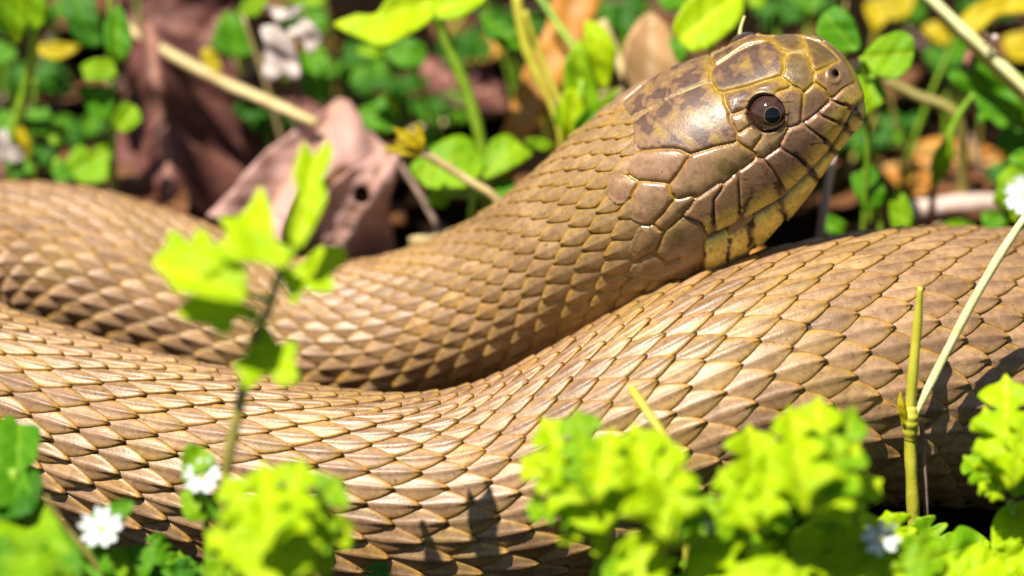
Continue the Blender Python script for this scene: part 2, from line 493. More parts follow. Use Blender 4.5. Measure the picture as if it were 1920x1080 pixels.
# which sign of th faces the camera on the head
pn, _ = surf(np.array([s_ctrl[7]]), np.array([1.2])); pf, _ = surf(np.array([s_ctrl[7]]), np.array([-1.2]))
NEAR = 1.0 if pn[0, 1] < pf[0, 1] else -1.0
if NEAR > 0:
    pass

def near_px(s, th):
    """photo pixel of a head point, or of its mirror image when it lies on the far side, and whether it faces us"""
    thn = NEAR * np.abs(np.angle(np.exp(1j * th)))
    p, d = surf(s, thn)
    return to_px(p), p, d, thn

S_HEND = s_ctrl[12] + .25
def shields(px, only=None):
    best = np.full(len(px), 1e9); second = np.full(len(px), 1e9); bi = np.full(len(px), -1)
    for i, (kname, poly) in enumerate(PL):
        if only and kname != only: continue
        sdv = poly_sd(px, poly)
        better = sdv < best
        second = np.where(better, best, np.minimum(second, sdv))
        bi = np.where(better, i, bi); best = np.where(better, sdv, best)
    return best, second, bi

def build_head():
    na, nb = 460, 520
    q = np.linspace(0, 1, na)
    s = S_HEND * (0.35 * q ** 2.6 + 0.65 * q)
    s[0] = 1e-4
    th = np.linspace(-math.pi, math.pi, nb, endpoint=False)
    SS, TH = np.meshgrid(s, th, indexing='ij')
    sf, tf = SS.ravel(), TH.ravel()
    px, pn, dn, thn = near_px(sf, tf)
    # facing: numeric normal on the mirrored (near) surface
    e = 0.02
    p1, _ = surf(sf + e, thn); p2, _ = surf(sf, thn + e * NEAR)
    nrm = np.cross(p1 - pn, p2 - pn); nrm /= np.maximum(np.linalg.norm(nrm, axis=1), 1e-9)[:, None]
    nrm *= np.sign((nrm * dn).sum(1))[:, None]
    view = CAM - pn; view /= np.linalg.norm(view, axis=1)[:, None]
    face = (nrm * view).sum(1)
    best, second, bi = shields(px)
    gl = []
    for kk in ('lab', 'low'):
        b1, b2, _ = shields(px, kk); gl.append(np.clip((b2 - b1) / 2, 0, 40))
    ok = (face > 0.02) & (best < 9)
    g = np.clip((second - best) / 2, 0, 40)
    ne = np.array([len(p[0]) for p in PL])
    kinds = np.array([p[0] for p in PL] + ['none'])[np.where(ok, bi, -1)]
    inner = np.clip(g, 0, 14)
    prof = 1 - np.exp(-(np.clip(g - .7, 0, 99) / 1.9) ** 1.3)
    h = np.where(ok, -0.024 + 0.042 * prof, -0.02)
    swell = np.clip(-best, 0, 26) / 26.0
    lipk = np.isin(kinds, ['lab', 'low'])
    gl_ = np.where(kinds == 'lab', gl[0], gl[1])
    md0 = line_dist(px, MOUTH)
    lip = 0.012 * (1 - np.exp(-(np.clip(gl_ - .4, 0, 99) / 1.6) ** 1.3)) + 0.075 * (1 - np.exp(-(md0 / 9.0) ** 1.5)) - .035
    topseam = np.where(kinds == 'lab', np.exp(-(np.clip(g, 0, 99) / 2.2) ** 2) * (md0 > 22), 0)
    h = np.where(ok & lipk, lip - .035 * topseam, h)
    bul = np.isin(kinds, ['tmp', 'poc'])
    h = h + np.where(bul & ok, .022 * (1 - (1 - swell) ** 3), 0.0)
    h = h + np.where(ok & (kinds == 'sup'), 0.02 * (1 - (1 - swell) ** 2), 0.0)
    # mouth line, nostril, eye socket
    md = line_dist(px, MOUTH)
    vis = face > 0.02
    h -= np.where(vis, 0.05 * np.exp(-(md / 3.0) ** 2), 0)
    nd = np.hypot(px[:, 0] - NOSTRIL[0], (px[:, 1] - NOSTRIL[1]) * .85)
    h -= np.where(vis, 0.13 * np.exp(-(nd / 6.0) ** 4), 0)
    h += np.where(vis, 0.03 * np.exp(-((nd - 12) / 4.0) ** 2), 0)
    ed = np.hypot(px[:, 0] - EYE[0], px[:, 1] - EYE[1])
    h += np.where(vis, 0.040 * np.exp(-((ed - 38) / 5.0) ** 2) * (1 - .5 * (px[:, 1] > EYE[1])), 0)
    h -= np.where(vis & (ed < 37), 0.16 * np.clip((37 - ed) / 8, 0, 1), 0)
    # brow overhang
    bx = px[:, 0] - EYE[0]; by = px[:, 1] - EYE[1]
    h += np.where(vis & (by < -22), 0.035 * np.exp(-((ed - 46) / 12) ** 2) * np.exp(-(bx / 40) ** 2), 0)
    # a shallow cheek dip ahead of the eye
    dip = np.hypot((px[:, 0] - 1520) / 34, (px[:, 1] - 205) / 26)
    h -= np.where(vis, 0.05 * np.exp(-dip ** 2), 0)
    P, d = surf(sf, tf, h * np.clip(ev(RH, sf) / .35, .05, 1))
    wp = pn + .09 * np.stack([vnoise(pn, 14, 21), vnoise(pn, 14, 22), vnoise(pn, 14, 23)], -1)
    nz1 = vnoise(pn, 5.0, 1); nz2 = .6 * vnoise(wp, 15.0, 2) + .4 * vnoise(wp, 34.0, 12); nz3 = .5 * vnoise(wp, 45.0, 5) + .5 * vnoise(wp, 90.0, 15)
    N = len(sf)
    colr = np.tile(np.array([.26, .16, .08]), (N, 1))
    def lay(mask, c): colr[mask] = colr[mask] * (1 - 0) * 0 + np.array(c)
    def mixm(wt, c):
        wt = np.clip(wt, 0, 1)[:, None]
        colr[:] = colr * (1 - wt) + np.array(c) * wt
    top = np.isin(kinds, ['par', 'fro', 'sup', 'pre', 'int', 'nas', 'ros', 'preo', 'lor'])
    lay(top, (.22, .125, .055))
    lay(kinds == 'tmp', (.30, .18, .10)); lay(kinds == 'poc', (.28, .18, .09)); lay(kinds == 'lab', (.33, .19, .115))
    lay(np.isin(kinds, ['preo', 'lor']), (.30, .18, .10))
    lay(kinds == 'par', (.26, .15, .07)); lay(kinds == 'nas', (.27, .16, .075))
    lay(kinds == 'low', (.95, .74, .15))
    lay(kinds == 'none', (.34, .24, .06))
    blot = np.isin(kinds, ['fro', 'sup', 'par'])
    mixm(np.where(blot, np.clip((nz2 - .53) * 9, 0, 1) * .8, 0), (.085, .042, .03))
    mixm(np.where(blot, np.clip((.40 - nz2) * 5, 0, 1) * .7, 0), (.36, .24, .03))
    mixm(np.where(np.isin(kinds, ['pre', 'int', 'ros']), np.clip((g - 3) / 5, 0, 1) * .8, 0), (.15, .10, .03))
    mixm(np.where(np.isin(kinds, ['tmp', 'lab']), np.clip((nz1 - .5) * 3, 0, 1) * .5, 0), (.25, .17, .06))
    # labials: brownish above, yellow towards the mouth, dark bars at the joints
    mouth_side = np.clip((44 - md) / 24, 0, 1)
    lb = (kinds == 'lab')
    mixm(np.where(lb, mouth_side * .95, 0), (.78, .56, .08))
    gbar = np.where(lb, gl[0], gl[1])
    bar = np.where((lb | (kinds == 'low')), np.exp(-(gbar / (3.6 + 6.0 * np.clip((26 - md) / 26, 0, 1) * nz1)) ** 2) * np.clip((52 - md) / 22, .25, 1), 0)
    # gold sutures on the crown and temples
    sut = np.exp(-(g / 3.3) ** 2)
    mixm(np.where(top & (px[:, 1] < 200), np.exp(-(g / 6.0) ** 2) * .9, 0), (.44, .28, .025))
    mixm(np.where(ok & ~lb & (kinds != 'low') & ~top, sut, 0), (.38, .21, .03))
    mixm(np.where(top & (px[:, 1] >= 200), sut * .7, 0), (.30, .17, .07))
    mixm(np.clip(bar * 1.25, 0, 1) * (0.65 + .35 * (nz3 > .42)), (.11, .035, .015))
    mixm(np.where(vis & (lb | (kinds == 'low')), np.exp(-(md / 3.2) ** 2), 0), (.06, .022, .010))
    mixm(np.where(vis & ((lb) | (kinds == 'low')) & (nz3 > .72), .45, 0), (.14, .06, .02))
    for (x0, y0), (x1, y1), wd_ in BARS:
        bd = line_dist(px + (np.stack([nz3, nz2], -1) - .5) * 9, np.array([(x0, y0), (x1, y1)], float))
        mixm(np.where(vis, np.clip(1.25 * np.exp(-(bd / (wd_ * .62)) ** 3), 0, 1) * (.55 + .45 * (nz2 > .40)), 0), (.055, .019, .009))
    for bx_, by_, br_ in ((1366, 312, 30), (1395, 295, 18), (1288, 392, 22), (1246, 402, 14), (1268, 446, 20), (1222, 462, 14), (1300, 350, 14)):
        bd = np.hypot(px[:, 0] - bx_, px[:, 1] - by_) + (nz2 - .5) * 22
        mixm(np.where(vis & (kinds == 'tmp'), np.clip((br_ - bd) / 14, 0, 1) * .75, 0), (.12, .085, .022))
    mixm(np.where(vis, np.exp(-(nd / 6.5) ** 4), 0), (.01, .006, .005))
    mixm(np.where(vis & (ed < 42), 1.0, 0), (.10, .05, .03))
    mixm(np.where(vis, np.exp(-((ed - 41) / 3.5) ** 2) * .7, 0), (.42, .28, .10))
    under = np.clip((-face + .1) * 4, 0, 1)
    mixm(np.where(kinds == 'none', under, 0), (.55, .42, .12))
    colr[top] *= .85
    val = 1 + (nz3 - .5) * .25
    colr *= val[:, None]
    rough = np.where(np.isin(kinds, ['par', 'fro']), .42, .30) + (nz2 - .5) * .16; rough[kinds == 'none'] = .5
    V = np.vstack([P, C[0] + 0 * P[:1]])
    Fq = grid_faces(na, nb, True)
    add_quads(P, Fq, np.hstack([colr, rough[:, None]]))
    # snout tip cap: a tiny quad fan
    ring = np.arange(nb)
    cap = P[:nb]
    capV = np.vstack([cap, cap.mean(0, keepdims=True)])
    cf = np.stack([ring[0::2], np.roll(ring, -1)[0::2], np.roll(ring, -2)[0::2], np.full(nb // 2, nb)], -1)
    add_quads(capV, cf, np.tile(np.r_[colr[0], .3], (nb + 1, 1)))
build_head()

def build_tube():
    s = np.arange(S_HEND - .6, S[-1], .10); th = np.linspace(-math.pi, math.pi, 96, endpoint=False)
    SS, TH = np.meshgrid(s, th, indexing='ij')
    P, d = surf(SS.ravel(), TH.ravel(), -0.035 * np.ones(SS.size))
    nk = (1 - np.clip((SS.ravel() - s_ctrl[12]) / (s_ctrl[17] - s_ctrl[12]), 0, 1))[:, None]
    c = np.array([.030, .024, .028, .5]) * (1 - nk) + np.array([.30, .18, .025, .45]) * nk * np.clip(1.7 - np.abs(TH.ravel()) / 1.0, .12, 1)[:, None]
    c[:, 3] = .45
    add_quads(P, grid_faces(len(s), len(th), True), c)
build_tube()

# scale lattice -----------------------------------------------------
THD = R(143)
NR = 33
def pitch(s):
    ix = [8, 11, 14, 18, 22, 25, 28, 30, 32, 34, 37, 40, 46]
    return np.interp(s, s_ctrl[ix] if isinstance(s_ctrl, np.ndarray) else [s_ctrl[i] for i in ix],
                     [.41, .42, .46, .52, .56, .66, .74, .72, .68, .62, .59, .60, .60]) * np.clip(ev(RH, s) / .9, .35, 1)
ss = np.linspace(s_ctrl[7], S[-1] - .3, 9000)
phase = np.r_[0, np.cumsum((ss[1] - ss[0]) / pitch(ss[:-1]))]
uj = np.linspace(-1, 1, NR)
def th_of(u): return THD * np.sign(u) * (np.abs(u) * .70 + .30 * np.abs(u) ** 2.0)
rows = []
for j in range(NR):
    k = np.arange(1, int(phase[-1]) - 1) + (0.5 if j % 2 else 0.0)
    rows.append(np.stack([np.interp(k, phase, ss), np.full(len(k), uj[j]), np.full(len(k), j)], -1))
LAT = np.vstack(rows)
# leave out scales under the head shields
px, pn_, dn_, thn_ = near_px(LAT[:, 0], th_of(LAT[:, 1]))
onhead = LAT[:, 0] < S_HEND + .4
keep = np.ones(len(LAT), bool)
b_, s2_, i_ = shields(px[onhead])
e_ = 0.02
keep[np.where(onhead)[0]] = ~(b_ < 2)
# and those ahead of the shields' rear edge
front = (LAT[:, 0] < s_ctrl[9] - .05)
chin = np.abs(th_of(LAT[:, 1])) > R(96)
keep &= ~((LAT[:, 0] < s_ctrl[10]) & ~chin & (px[:, 0] > 1215) & (LAT[:, 0] < S_HEND))
keep &= ~(LAT[:, 0] < s_ctrl[8] + .1)
LAT = LAT[keep]

def build_scales():
    na, nb = 13, 11
    n = len(LAT)
    a = np.linspace(0, 1, na); b = np.linspace(-1, 1, nb)
    sc_, uc, jr = LAT[:, 0], LAT[:, 1], LAT[:, 2]
    r2 = np.random.default_rng(11)
    p = pitch(sc_)
    headk = 1 - np.clip((sc_ - s_ctrl[11]) / (s_ctrl[17] - s_ctrl[11]), 0, 1)   # 1 at the nape
    L = p * 1.09
    # outline: concave hidden base, convex free rear half
    wa = np.where(a < .46, .55 + .45 * (a / .46) ** .8, np.clip(1 - ((a - .46) / .54) ** 1.55, 0, 1) ** .92)
    wa[-1] = 0.03
    jitL = r2.normal(1, .06, n); jitW = r2.normal(1, .06, n); jt = r2.normal(0, .07, n)
    rnd = r2.random(n); rnd2 = r2.random(n); rnd3 = r2.random(n)
    A = a[None, :, None]; B = b[None, None, :]
    sA = sc_[:, None, None] + (A - .52) * (L * jitL)[:, None, None] + 0 * B
    du = (2.0 / (NR - 1)) * .905
    uu = uc[:, None, None] + B * wa[None, :, None] * du * (jitW * (1 - .13 * headk))[:, None, None] + jt[:, None, None] * du * (A - .5)
    TH = th_of(np.clip(uu, -1.12, 1.12))
    rad_s = ev(RH, sc_)
    size = (p / .6)
    absB = np.abs(B)
    lateral = np.clip(np.abs(uc) , 0, 1)
    keel = (0.074 - .022 * headk) * size * np.where(lateral > .9, .45, 1.0)
    lift = (0.056 - .004 * headk) * size
    prof_a = np.sin(np.clip(A * 1.05, 0, 1) * math.pi * .5)
    roof = 1 - absB
    lat = np.clip((np.abs(uc) - .25) / .5, 0, 1)[:, None, None]
    ridge = (.34 + .30 * lat) * roof ** .9 + (.42 - .06 * lat) * np.exp(-(absB / .13) ** 2)
    round_ = 1 - absB ** 2
    hk = headk[:, None, None]
    shape = ridge * (1 - .5 * hk) + round_ * .5 * hk
    H = -0.03 * size[:, None, None] + lift[:, None, None] * A ** .9 + keel[:, None, None] * shape * (0.45 + .55 * prof_a) * wa[None, :, None] ** .25
    # rear rim rolls over
    H = H - (0.018 * size)[:, None, None] * np.clip((A - .88) / .12, 0, 1) ** 2
    H = H - (0.016 * size)[:, None, None] * np.clip((absB - .78) / .22, 0, 1) ** 2
    H = H + (r2.normal(0, .006, n))[:, None, None] * A
    P, d = surf(sA.ravel(), TH.ravel(), H.ravel())
    P = P.reshape(n, na, nb, 3); d = d.reshape(n, na, nb, 3)
    # skirt: the scale's thickness down to the skin along its free rear outline
    edge_idx = [(i, 0) for i in range(na)] + [(na - 1, j) for j in range(1, nb)] + [(i, nb - 1) for i in range(na - 2, -1, -1)]
    ei = np.array(edge_idx)
    E = P[:, ei[:, 0], ei[:, 1]]; Ed = d[:, ei[:, 0], ei[:, 1]]
    drop = (0.085 * size)[:, None, None]
    SK = E - Ed * drop
    ne_ = len(ei)
    V = np.concatenate([P.reshape(n, na * nb, 3), SK], axis=1)
    nv = na * nb + ne_
    f1 = grid_faces(na, nb)
    eid = ei[:, 0] * nb + ei[:, 1]
    sk = na * nb + np.arange(ne_)
    f2 = np.stack([eid[:-1], eid[1:], sk[1:], sk[:-1]], -1)
    fl = np.vstack([f1, f2])
    F = (fl[None] + (np.arange(n) * nv)[:, None, None]).reshape(-1, 4)
    # pigment, plus shade painted in at keels and scale edges
    base = np.array([.275, .165, .085]); base2 = np.array([.385, .242, .132]); gold = np.array([.44, .245, .018])
    cs = base[None] * (1 - rnd[:, None]) + base2[None] * rnd[:, None]
    cs = cs * (0.80 + .36 * rnd2[:, None])
    pc, _ = surf(sc_, th_of(uc))
    patch = np.clip((.5 * vnoise(pc, 1.3, 61) + .5 * vnoise(pc, 3.1, 62) - .48) * 4, 0, 1)
    cs = cs * (1 - .40 * patch[:, None]) + np.array([.36, .24, .05]) * .40 * patch[:, None]
    olive = np.array([.30, .195, .085])
    cs = cs * (1 - .55 * headk[:, None]) + olive * .55 * headk[:, None]
    yel = (rnd3 > .97)
    cs[yel] = cs[yel] * .75 + np.array([.50, .27, .03]) * .25
    colr = np.repeat(cs[:, None, :], nv, axis=1)
    AA = np.broadcast_to(A, (1, na, nb)).reshape(-1); BB = np.abs(np.broadcast_to(B, (1, na, nb)).reshape(-1))
    aE = np.r_[AA, ei[:, 0] / (na - 1.0)]; bE = np.r_[BB, np.ones(ne_)]
    rim = np.clip(np.maximum((bE - .50) / .42, (aE - .74) / .22), 0, 1)
    rimw = (rim ** 1.2)[None, :, None] * (0.62 + .36 * rnd3)[:, None, None]
    colr = colr * (1 - rimw) + gold * rimw
    edge_shade = np.clip(np.maximum((bE - .90) / .10, (aE - .955) / .045), 0, 1)[None, :, None] * (.9 - .5 * headk)[:, None, None]  # shadow line along the scale's free edges, painted into the colour
    colr = colr * (1 - edge_shade) + np.array([.085, .038, .014]) * edge_shade
    tip = np.clip((aE - .93) / .07, 0, 1)[None, :, None] * (0.5 * (rnd > .35))[:, None, None]
    colr = colr * (1 - tip) + np.array([.16, .07, .03]) * tip
    keel_shade = (np.exp(-(bE / .10) ** 2) * np.clip((aE - .15) * 3, 0, 1))[None, :, None] * (.62 * (1 - headk) * (1 - .5 * lateral))[:, None, None]  # shading along the keel, painted in as a dark line
    colr = colr * (1 - keel_shade) + np.array([.13, .06, .025]) * keel_shade
    # skin-coloured edge walls, some with the blue-black skin showing
    wall = np.r_[np.zeros(na * nb), np.ones(ne_)][None, :, None]
    wc = np.where((rnd2 > .72)[:, None], np.array([.03, .035, .06]), np.array([.09, .045, .016]))[:, None, :]
    colr = colr * (1 - wall) + wc * wall
    rough = np.broadcast_to((0.43 - .15 * headk + .06 * (rnd - .5))[:, None, None], (n, nv, 1))
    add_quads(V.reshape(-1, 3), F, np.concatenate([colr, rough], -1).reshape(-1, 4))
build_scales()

def build_ventrals():
    k = np.arange(6, int(phase[-1]) - 1) + .25
    sv = np.interp(k, phase, ss); n = len(sv)
    na, nb = 7, 19
    a = np.linspace(0, 1, na)[None, :, None]; b = np.linspace(-1, 1, nb)[None, None, :]
    p = pitch(sv)[:, None, None]
    r2 = np.random.default_rng(5)
    sA = sv[:, None, None] + (a - .5) * p * 1.25 - (np.abs(b) ** 3) * p * .25
    TH = math.pi + b * (math.pi - THD + R(5)) + 0 * sA
    H = -0.03 + 0.11 * a - 0.03 * np.clip((a - .8) / .2, 0, 1) ** 2 + 0 * sA
    P, d = surf(sA.ravel(), TH.ravel(), H.ravel())
    P = P.reshape(n, na, nb, 3); d = d.reshape(n, na, nb, 3)
    SK = P[:, -1] - d[:, -1] * .09
    V = np.concatenate([P.reshape(n, -1, 3), SK], 1); nv = V.shape[1]
    f1 = grid_faces(na, nb); e = (na - 1) * nb + np.arange(nb); sk = na * nb + np.arange(nb)
    f2 = np.stack([e[:-1], e[1:], sk[1:], sk[:-1]], -1)
    F = (np.vstack([f1, f2])[None] + (np.arange(n) * nv)[:, None, None]).reshape(-1, 4)
    c = np.array([.46, .36, .16])[None, None] * (0.75 + .4 * r2.random((n, 1, 1)))
    c = np.broadcast_to(c, (n, nv, 3)).copy()
    nz = vnoise(V.reshape(-1, 3), 9, 4).reshape(n, nv)
    wt = np.clip((nz - .5) * 4, 0, 1)[..., None] * .8
    c = c * (1 - wt) + np.array([.10, .08, .04]) * wt
    add_quads(V.reshape(-1, 3), F, np.concatenate([c, np.full((n, nv, 1), .38)], -1).reshape(-1, 4))
build_ventrals()

mid = C[int(np.searchsorted(S, s_ctrl[32]))].copy(); mid[2] -= RH[int(np.searchsorted(S, s_ctrl[32]))]
snake = empty('snake', mid)
tag(snake, 'coiled brown snake with keeled scales lifting its head above the undergrowth', 'snake')
body = mesh_obj('body', np.vstack(PARTS_V), np.vstack(PARTS_F), M['snake'], snake)
set_col(body, np.vstack(PARTS_C))

# eyes
def mat_eye():
    m, n, l, p, out = new_mat('snake_iris')
    t = noise(n, l, 1500, 5, 0.7)
    r = ramp(n, l, t.outputs[0], [(0.3, (0.020, 0.009, 0.006)), (0.7, (0.080, 0.036, 0.022))])
    l.new(r.outputs[0], p.inputs['Base Color'])
    p.inputs['Roughness'].default_value = 0.06; p.inputs['Coat Weight'].default_value = 0.6
    p.inputs['Coat Roughness'].default_value = 0.03
    return m
M['iris'] = mat_eye()
m, n, l, p, o_ = new_mat('pupil_black'); p.inputs['Base Color'].default_value = (.004, .005, .008, 1); p.inputs['Roughness'].default_value = .05
M['pupil'] = m
M['gold'] = mat_plain('gold_iris_ring', (.12, .075, .02), (.28, .19, .05), 900, .2)

def cap_mesh(c, axis, r, a0, a1, na=10, nb=40):
    ax = axis / np.linalg.norm(axis); t1 = np.cross(ax, [0, 0, 1.0]); t1 /= np.linalg.norm(t1); t2 = np.cross(ax, t1)
    al = np.linspace(a0, a1, na); ph = np.linspace(0, 2 * math.pi, nb, endpoint=False)
    AL, PH = np.meshgrid(al, ph, indexing='ij')
    V = c + r * (np.cos(AL)[..., None] * ax + np.sin(AL)[..., None] * (np.cos(PH)[..., None] * t1 + np.sin(PH)[..., None] * t2))
    return V.reshape(-1, 3), grid_faces(na, nb, True)

def find_surface(target):
    sg = np.linspace(s_ctrl[4], s_ctrl[9], 220); tg = NEAR * np.linspace(.3, 2.2, 220)
    SG, TG = np.meshgrid(sg, tg); P, d = surf(SG.ravel(), TG.ravel())
    q = to_px(P); i = np.argmin(((q - target) ** 2).sum(1))
    return SG.ravel()[i], TG.ravel()[i]
se, te = find_surface(EYE)
for sgn in (1, -1):
    P, d = surf(np.array([se]), np.array([te * sgn]))
    c3, d3 = P[0], d[0]
    er = 0.268
    ctr = c3 - d3 * (er * .52)
    # gaze: mostly sideways, a little forward
    v2 = ev(V2, np.array([se]))[0] * np.sign(te * sgn)
    gaze = v2 * 1.0 + d3 * .35 - axis3 * .22; gaze /= np.linalg.norm(gaze)
    if sgn == 1:
        vdir = CAM - ctr; vdir /= np.linalg.norm(vdir)
        gaze = gaze * .45 + vdir * .55 - axis3 * .12; gaze /= np.linalg.norm(gaze)
    V, F = cap_mesh(ctr, gaze, er, 0.002, math.pi * .98, 30, 48)
    eye = mesh_obj('eye', V, F, M['iris'], snake)
    V, F = cap_mesh(ctr, gaze, er + .004, 0.002, .42, 8, 40)
    pu = mesh_obj('pupil', V, F, M['pupil'], eye); pu.parent = eye
    V, F = cap_mesh(ctr, gaze, er + .0025, .41, .455, 4, 40)
    mesh_obj('iris_ring', V, F, M['gold'], eye)

# ------------------------------------------------------------------ plants, dead leaves and stalks
def close_smooth(pts, per=5, tension=.36):
    P = np.asarray(pts, float); n = len(P); out = []
    for i in range(n):
        p0, p1, p2, p3 = P[i - 1], P[i], P[(i + 1) % n], P[(i + 2) % n]
        for t in np.linspace(0, 1, per, endpoint=False):
            m1 = tension * (p2 - p0); m2 = tension * (p3 - p1)
            out.append((2*t**3-3*t**2+1)*p1 + (t**3-2*t**2+t)*m1 + (-2*t**3+3*t**2)*p2 + (t**3-t**2)*m2)
    return np.array(out)

def leaf(name, pts, Y, mat, parent=None, ky=-.9, kx=0.0, curl=.12, cup=.25, axis=None, holes=(), seed=0, thick=.018, vr=1.0,
         crease=None, ruffle=.04, serr=0.0, origin=None, res=18):
    """a leaf with the outline pts (photo pixels), standing at depth Y (cm) and leaning by ky, kx (cm of depth per cm
    down / across), cupped along its midrib and curled; a real sheet with thickness"""
    r2 = np.random.default_rng(seed + int(abs(pts[0][0]) * 7 + abs(pts[0][1]) * 13))
    O = close_smooth(pts)
    if serr:
        tn = np.roll(O, -1, 0) - np.roll(O, 1, 0); tn /= np.maximum(np.linalg.norm(tn, axis=1), 1e-6)[:, None]
        nn = np.stack([tn[:, 1], -tn[:, 0]], -1); c0 = O.mean(0)
        if ((O - c0) * nn).sum() < 0: nn = -nn
        k = np.arange(len(O)); wv = np.where(k % 4 == 0, 1.0, np.where(k % 4 == 2, -.55, .1))
        O = O + nn * (serr * np.ptp(O, axis=0).max() * wv * r2.uniform(.5, 1.3, len(O)))[:, None]
    lo, hi = O.min(0), O.max(0); size = max(hi - lo)
    step = max(size / res, 3.0)
    gx, gy = np.meshgrid(np.arange(lo[0], hi[0], step), np.arange(lo[1], hi[1], step))
    G = np.stack([gx.ravel(), gy.ravel()], -1) + r2.uniform(-.28, .28, (gx.size, 2)) * step
    G = G[poly_sd(G, O) < -step * .45]
    HL = []
    for hc, hr in holes:
        an = np.linspace(0, 2 * math.pi, 14, endpoint=False)
        hh = np.stack([hc[0] + hr * np.cos(an) * (1 + .15 * np.sin(3 * an)), hc[1] + hr * 1.15 * np.sin(an)], -1)
        HL.append(hh)
        G = G[poly_sd(G, hh) > step * .4]
    allp = [O] + HL + [G]
    V2d = np.vstack(allp); edges = []; off = 0
    for L in [O] + HL:
        m_ = len(L); edges += [(off + i, off + (i + 1) % m_) for i in range(m_)]; off += m_
    vo, eo, fo, *_ = delaunay_2d_cdt([Vector((float(x), float(y))) for x, y in V2d], edges, [], 0, 1e-4)
    vo = np.array([(v.x, v.y) for v in vo])
    tri = np.array([f for f in fo if len(f) == 3])
    cen = vo[tri].mean(1)
    keep = poly_sd(cen, O) < 0
    for hh in HL: keep &= poly_sd(cen, hh) > 0
    tri = tri[keep]
    c0 = O.mean(0)
    if axis is None:
        u_, s_, vt = np.linalg.svd(O - c0, full_matrices=False); ax = vt[0]; a0 = c0
        half = np.abs((O - c0) @ ax).max()
    else:
        a0 = np.array(axis[0], float); a1 = np.array(axis[1], float); ax = (a1 - a0); half = np.linalg.norm(ax) / 2; ax = ax / np.linalg.norm(ax)
        a0 = (a0 + a1) / 2
    pr = np.array([-ax[1], ax[0]])
    al = (vo - a0) @ ax / half; bc = (vo - a0) @ pr / half
    d = (vo - c0) / 137.0
    sz = half / 137.0
    Yv = Y + ky * d[:, 1] + kx * d[:, 0] - cup * np.abs(bc) * sz * .9 + curl * (al ** 2) * sz
    ph = r2.uniform(0, 6.28, 4)
    Yv = Yv + ruffle * sz * (np.sin(al * 5 + ph[0] + bc * 2) + np.sin(bc * 7 + ph[1]) + .5 * np.sin(al * 11 + bc * 9 + ph[2]))
    side = np.mod(al * 3.2 - np.abs(bc) * 2.3 + 9, 1.0)
    side = np.minimum(side, 1 - side)
    vein = np.clip(np.exp(-(bc / .035) ** 2) * .9 + np.exp(-(side / .07) ** 2) * .38, 0, 1)
    Yv = Yv + vr * (.03 * sz * np.exp(-(bc / .06) ** 2) + .016 * sz * np.exp(-(side / .12) ** 2))
    if crease is not None:
        (cx, cy), (ex, ey), amt = crease
        cd_ = np.array([ex - cx, ey - cy], float); cd_ /= np.linalg.norm(cd_)
        sdv = (vo - np.array([cx, cy])) @ np.array([-cd_[1], cd_[0]]) / 137.0
        Yv = Yv + amt * np.abs(sdv)
    P = at(vo[:, 0], vo[:, 1], Yv)
    n_ = np.cross(P[tri[:, 1]] - P[tri[:, 0]], P[tri[:, 2]] - P[tri[:, 0]])
    flip = (n_ @ (CAM - P.mean(0)) < 0)
    tri[flip] = tri[flip][:, ::-1]
    # a second sheet behind gives the leaf its thickness
    vn = np.zeros_like(P)
    n_[flip] *= -1
    for k in range(3): np.add.at(vn, tri[:, k], n_)
    vn /= np.maximum(np.linalg.norm(vn, axis=1), 1e-9)[:, None]
    nV = len(P)
    ec = {}
    for t in tri:
        for a, b in ((t[0], t[1]), (t[1], t[2]), (t[2], t[0])):
            ec[(a, b)] = 1
    rim = [(a, b) for (a, b) in ec if (b, a) not in ec]
    F = np.vstack([tri, tri[:, ::-1] + nV] + ([np.array([(b, a, a + nV) for a, b in rim]), np.array([(b, a + nV, b + nV) for a, b in rim])] if rim else []))
    VV = np.vstack([P, P - vn * thick])
    if parent is None and origin is None:
        origin = P[np.argmin(P[:, 2])]
    o = mesh_obj(name, VV, F, M[mat], parent, True, origin)
    set_float(o, np.r_[vein, vein], 'vein')
    return o

def tube_mesh(P, r, nseg=10):
    P = np.asarray(P, float)
    r = np.broadcast_to(np.asarray(r, float), (len(P),)) if np.ndim(r) <= 1 and np.size(r) in (1, len(P)) else np.interp(np.linspace(0, 1, len(P)), np.linspace(0, 1, len(r)), r)
    D = catmull(np.hstack([P, np.asarray(r)[:, None]]), 7)
    Q, rr = D[:, :3], D[:, 3]
    t = np.gradient(Q, axis=0); t /= np.maximum(np.linalg.norm(t, axis=1), 1e-9)[:, None]
    ref = np.array([.31, .93, .17])
    u = ref - (t @ ref)[:, None] * t; u /= np.linalg.norm(u, axis=1)[:, None]; v = np.cross(t, u)
    an = np.linspace(0, 2 * math.pi, nseg, endpoint=False)
    wob = 1 + .06 * np.sin(an * 3)[None] + .05 * np.sin(np.arange(len(Q)) * .9)[:, None]
    V = Q[:, None] + (rr[:, None] * wob)[..., None] * (np.cos(an)[None, :, None] * u[:, None] + np.sin(an)[None, :, None] * v[:, None])
    F = grid_faces(len(Q), nseg, True)
    V = V.reshape(-1, 3)
    n0 = len(V)
    V = np.vstack([V, Q[0], Q[-1]])
    F = [tuple(f) for f in F]
    for i in range(nseg):
        j = (i + 1) % nseg
        F.append((n0, j, i)); F.append((n0 + 1, n0 - nseg + i, n0 - nseg + j))
    return V, F

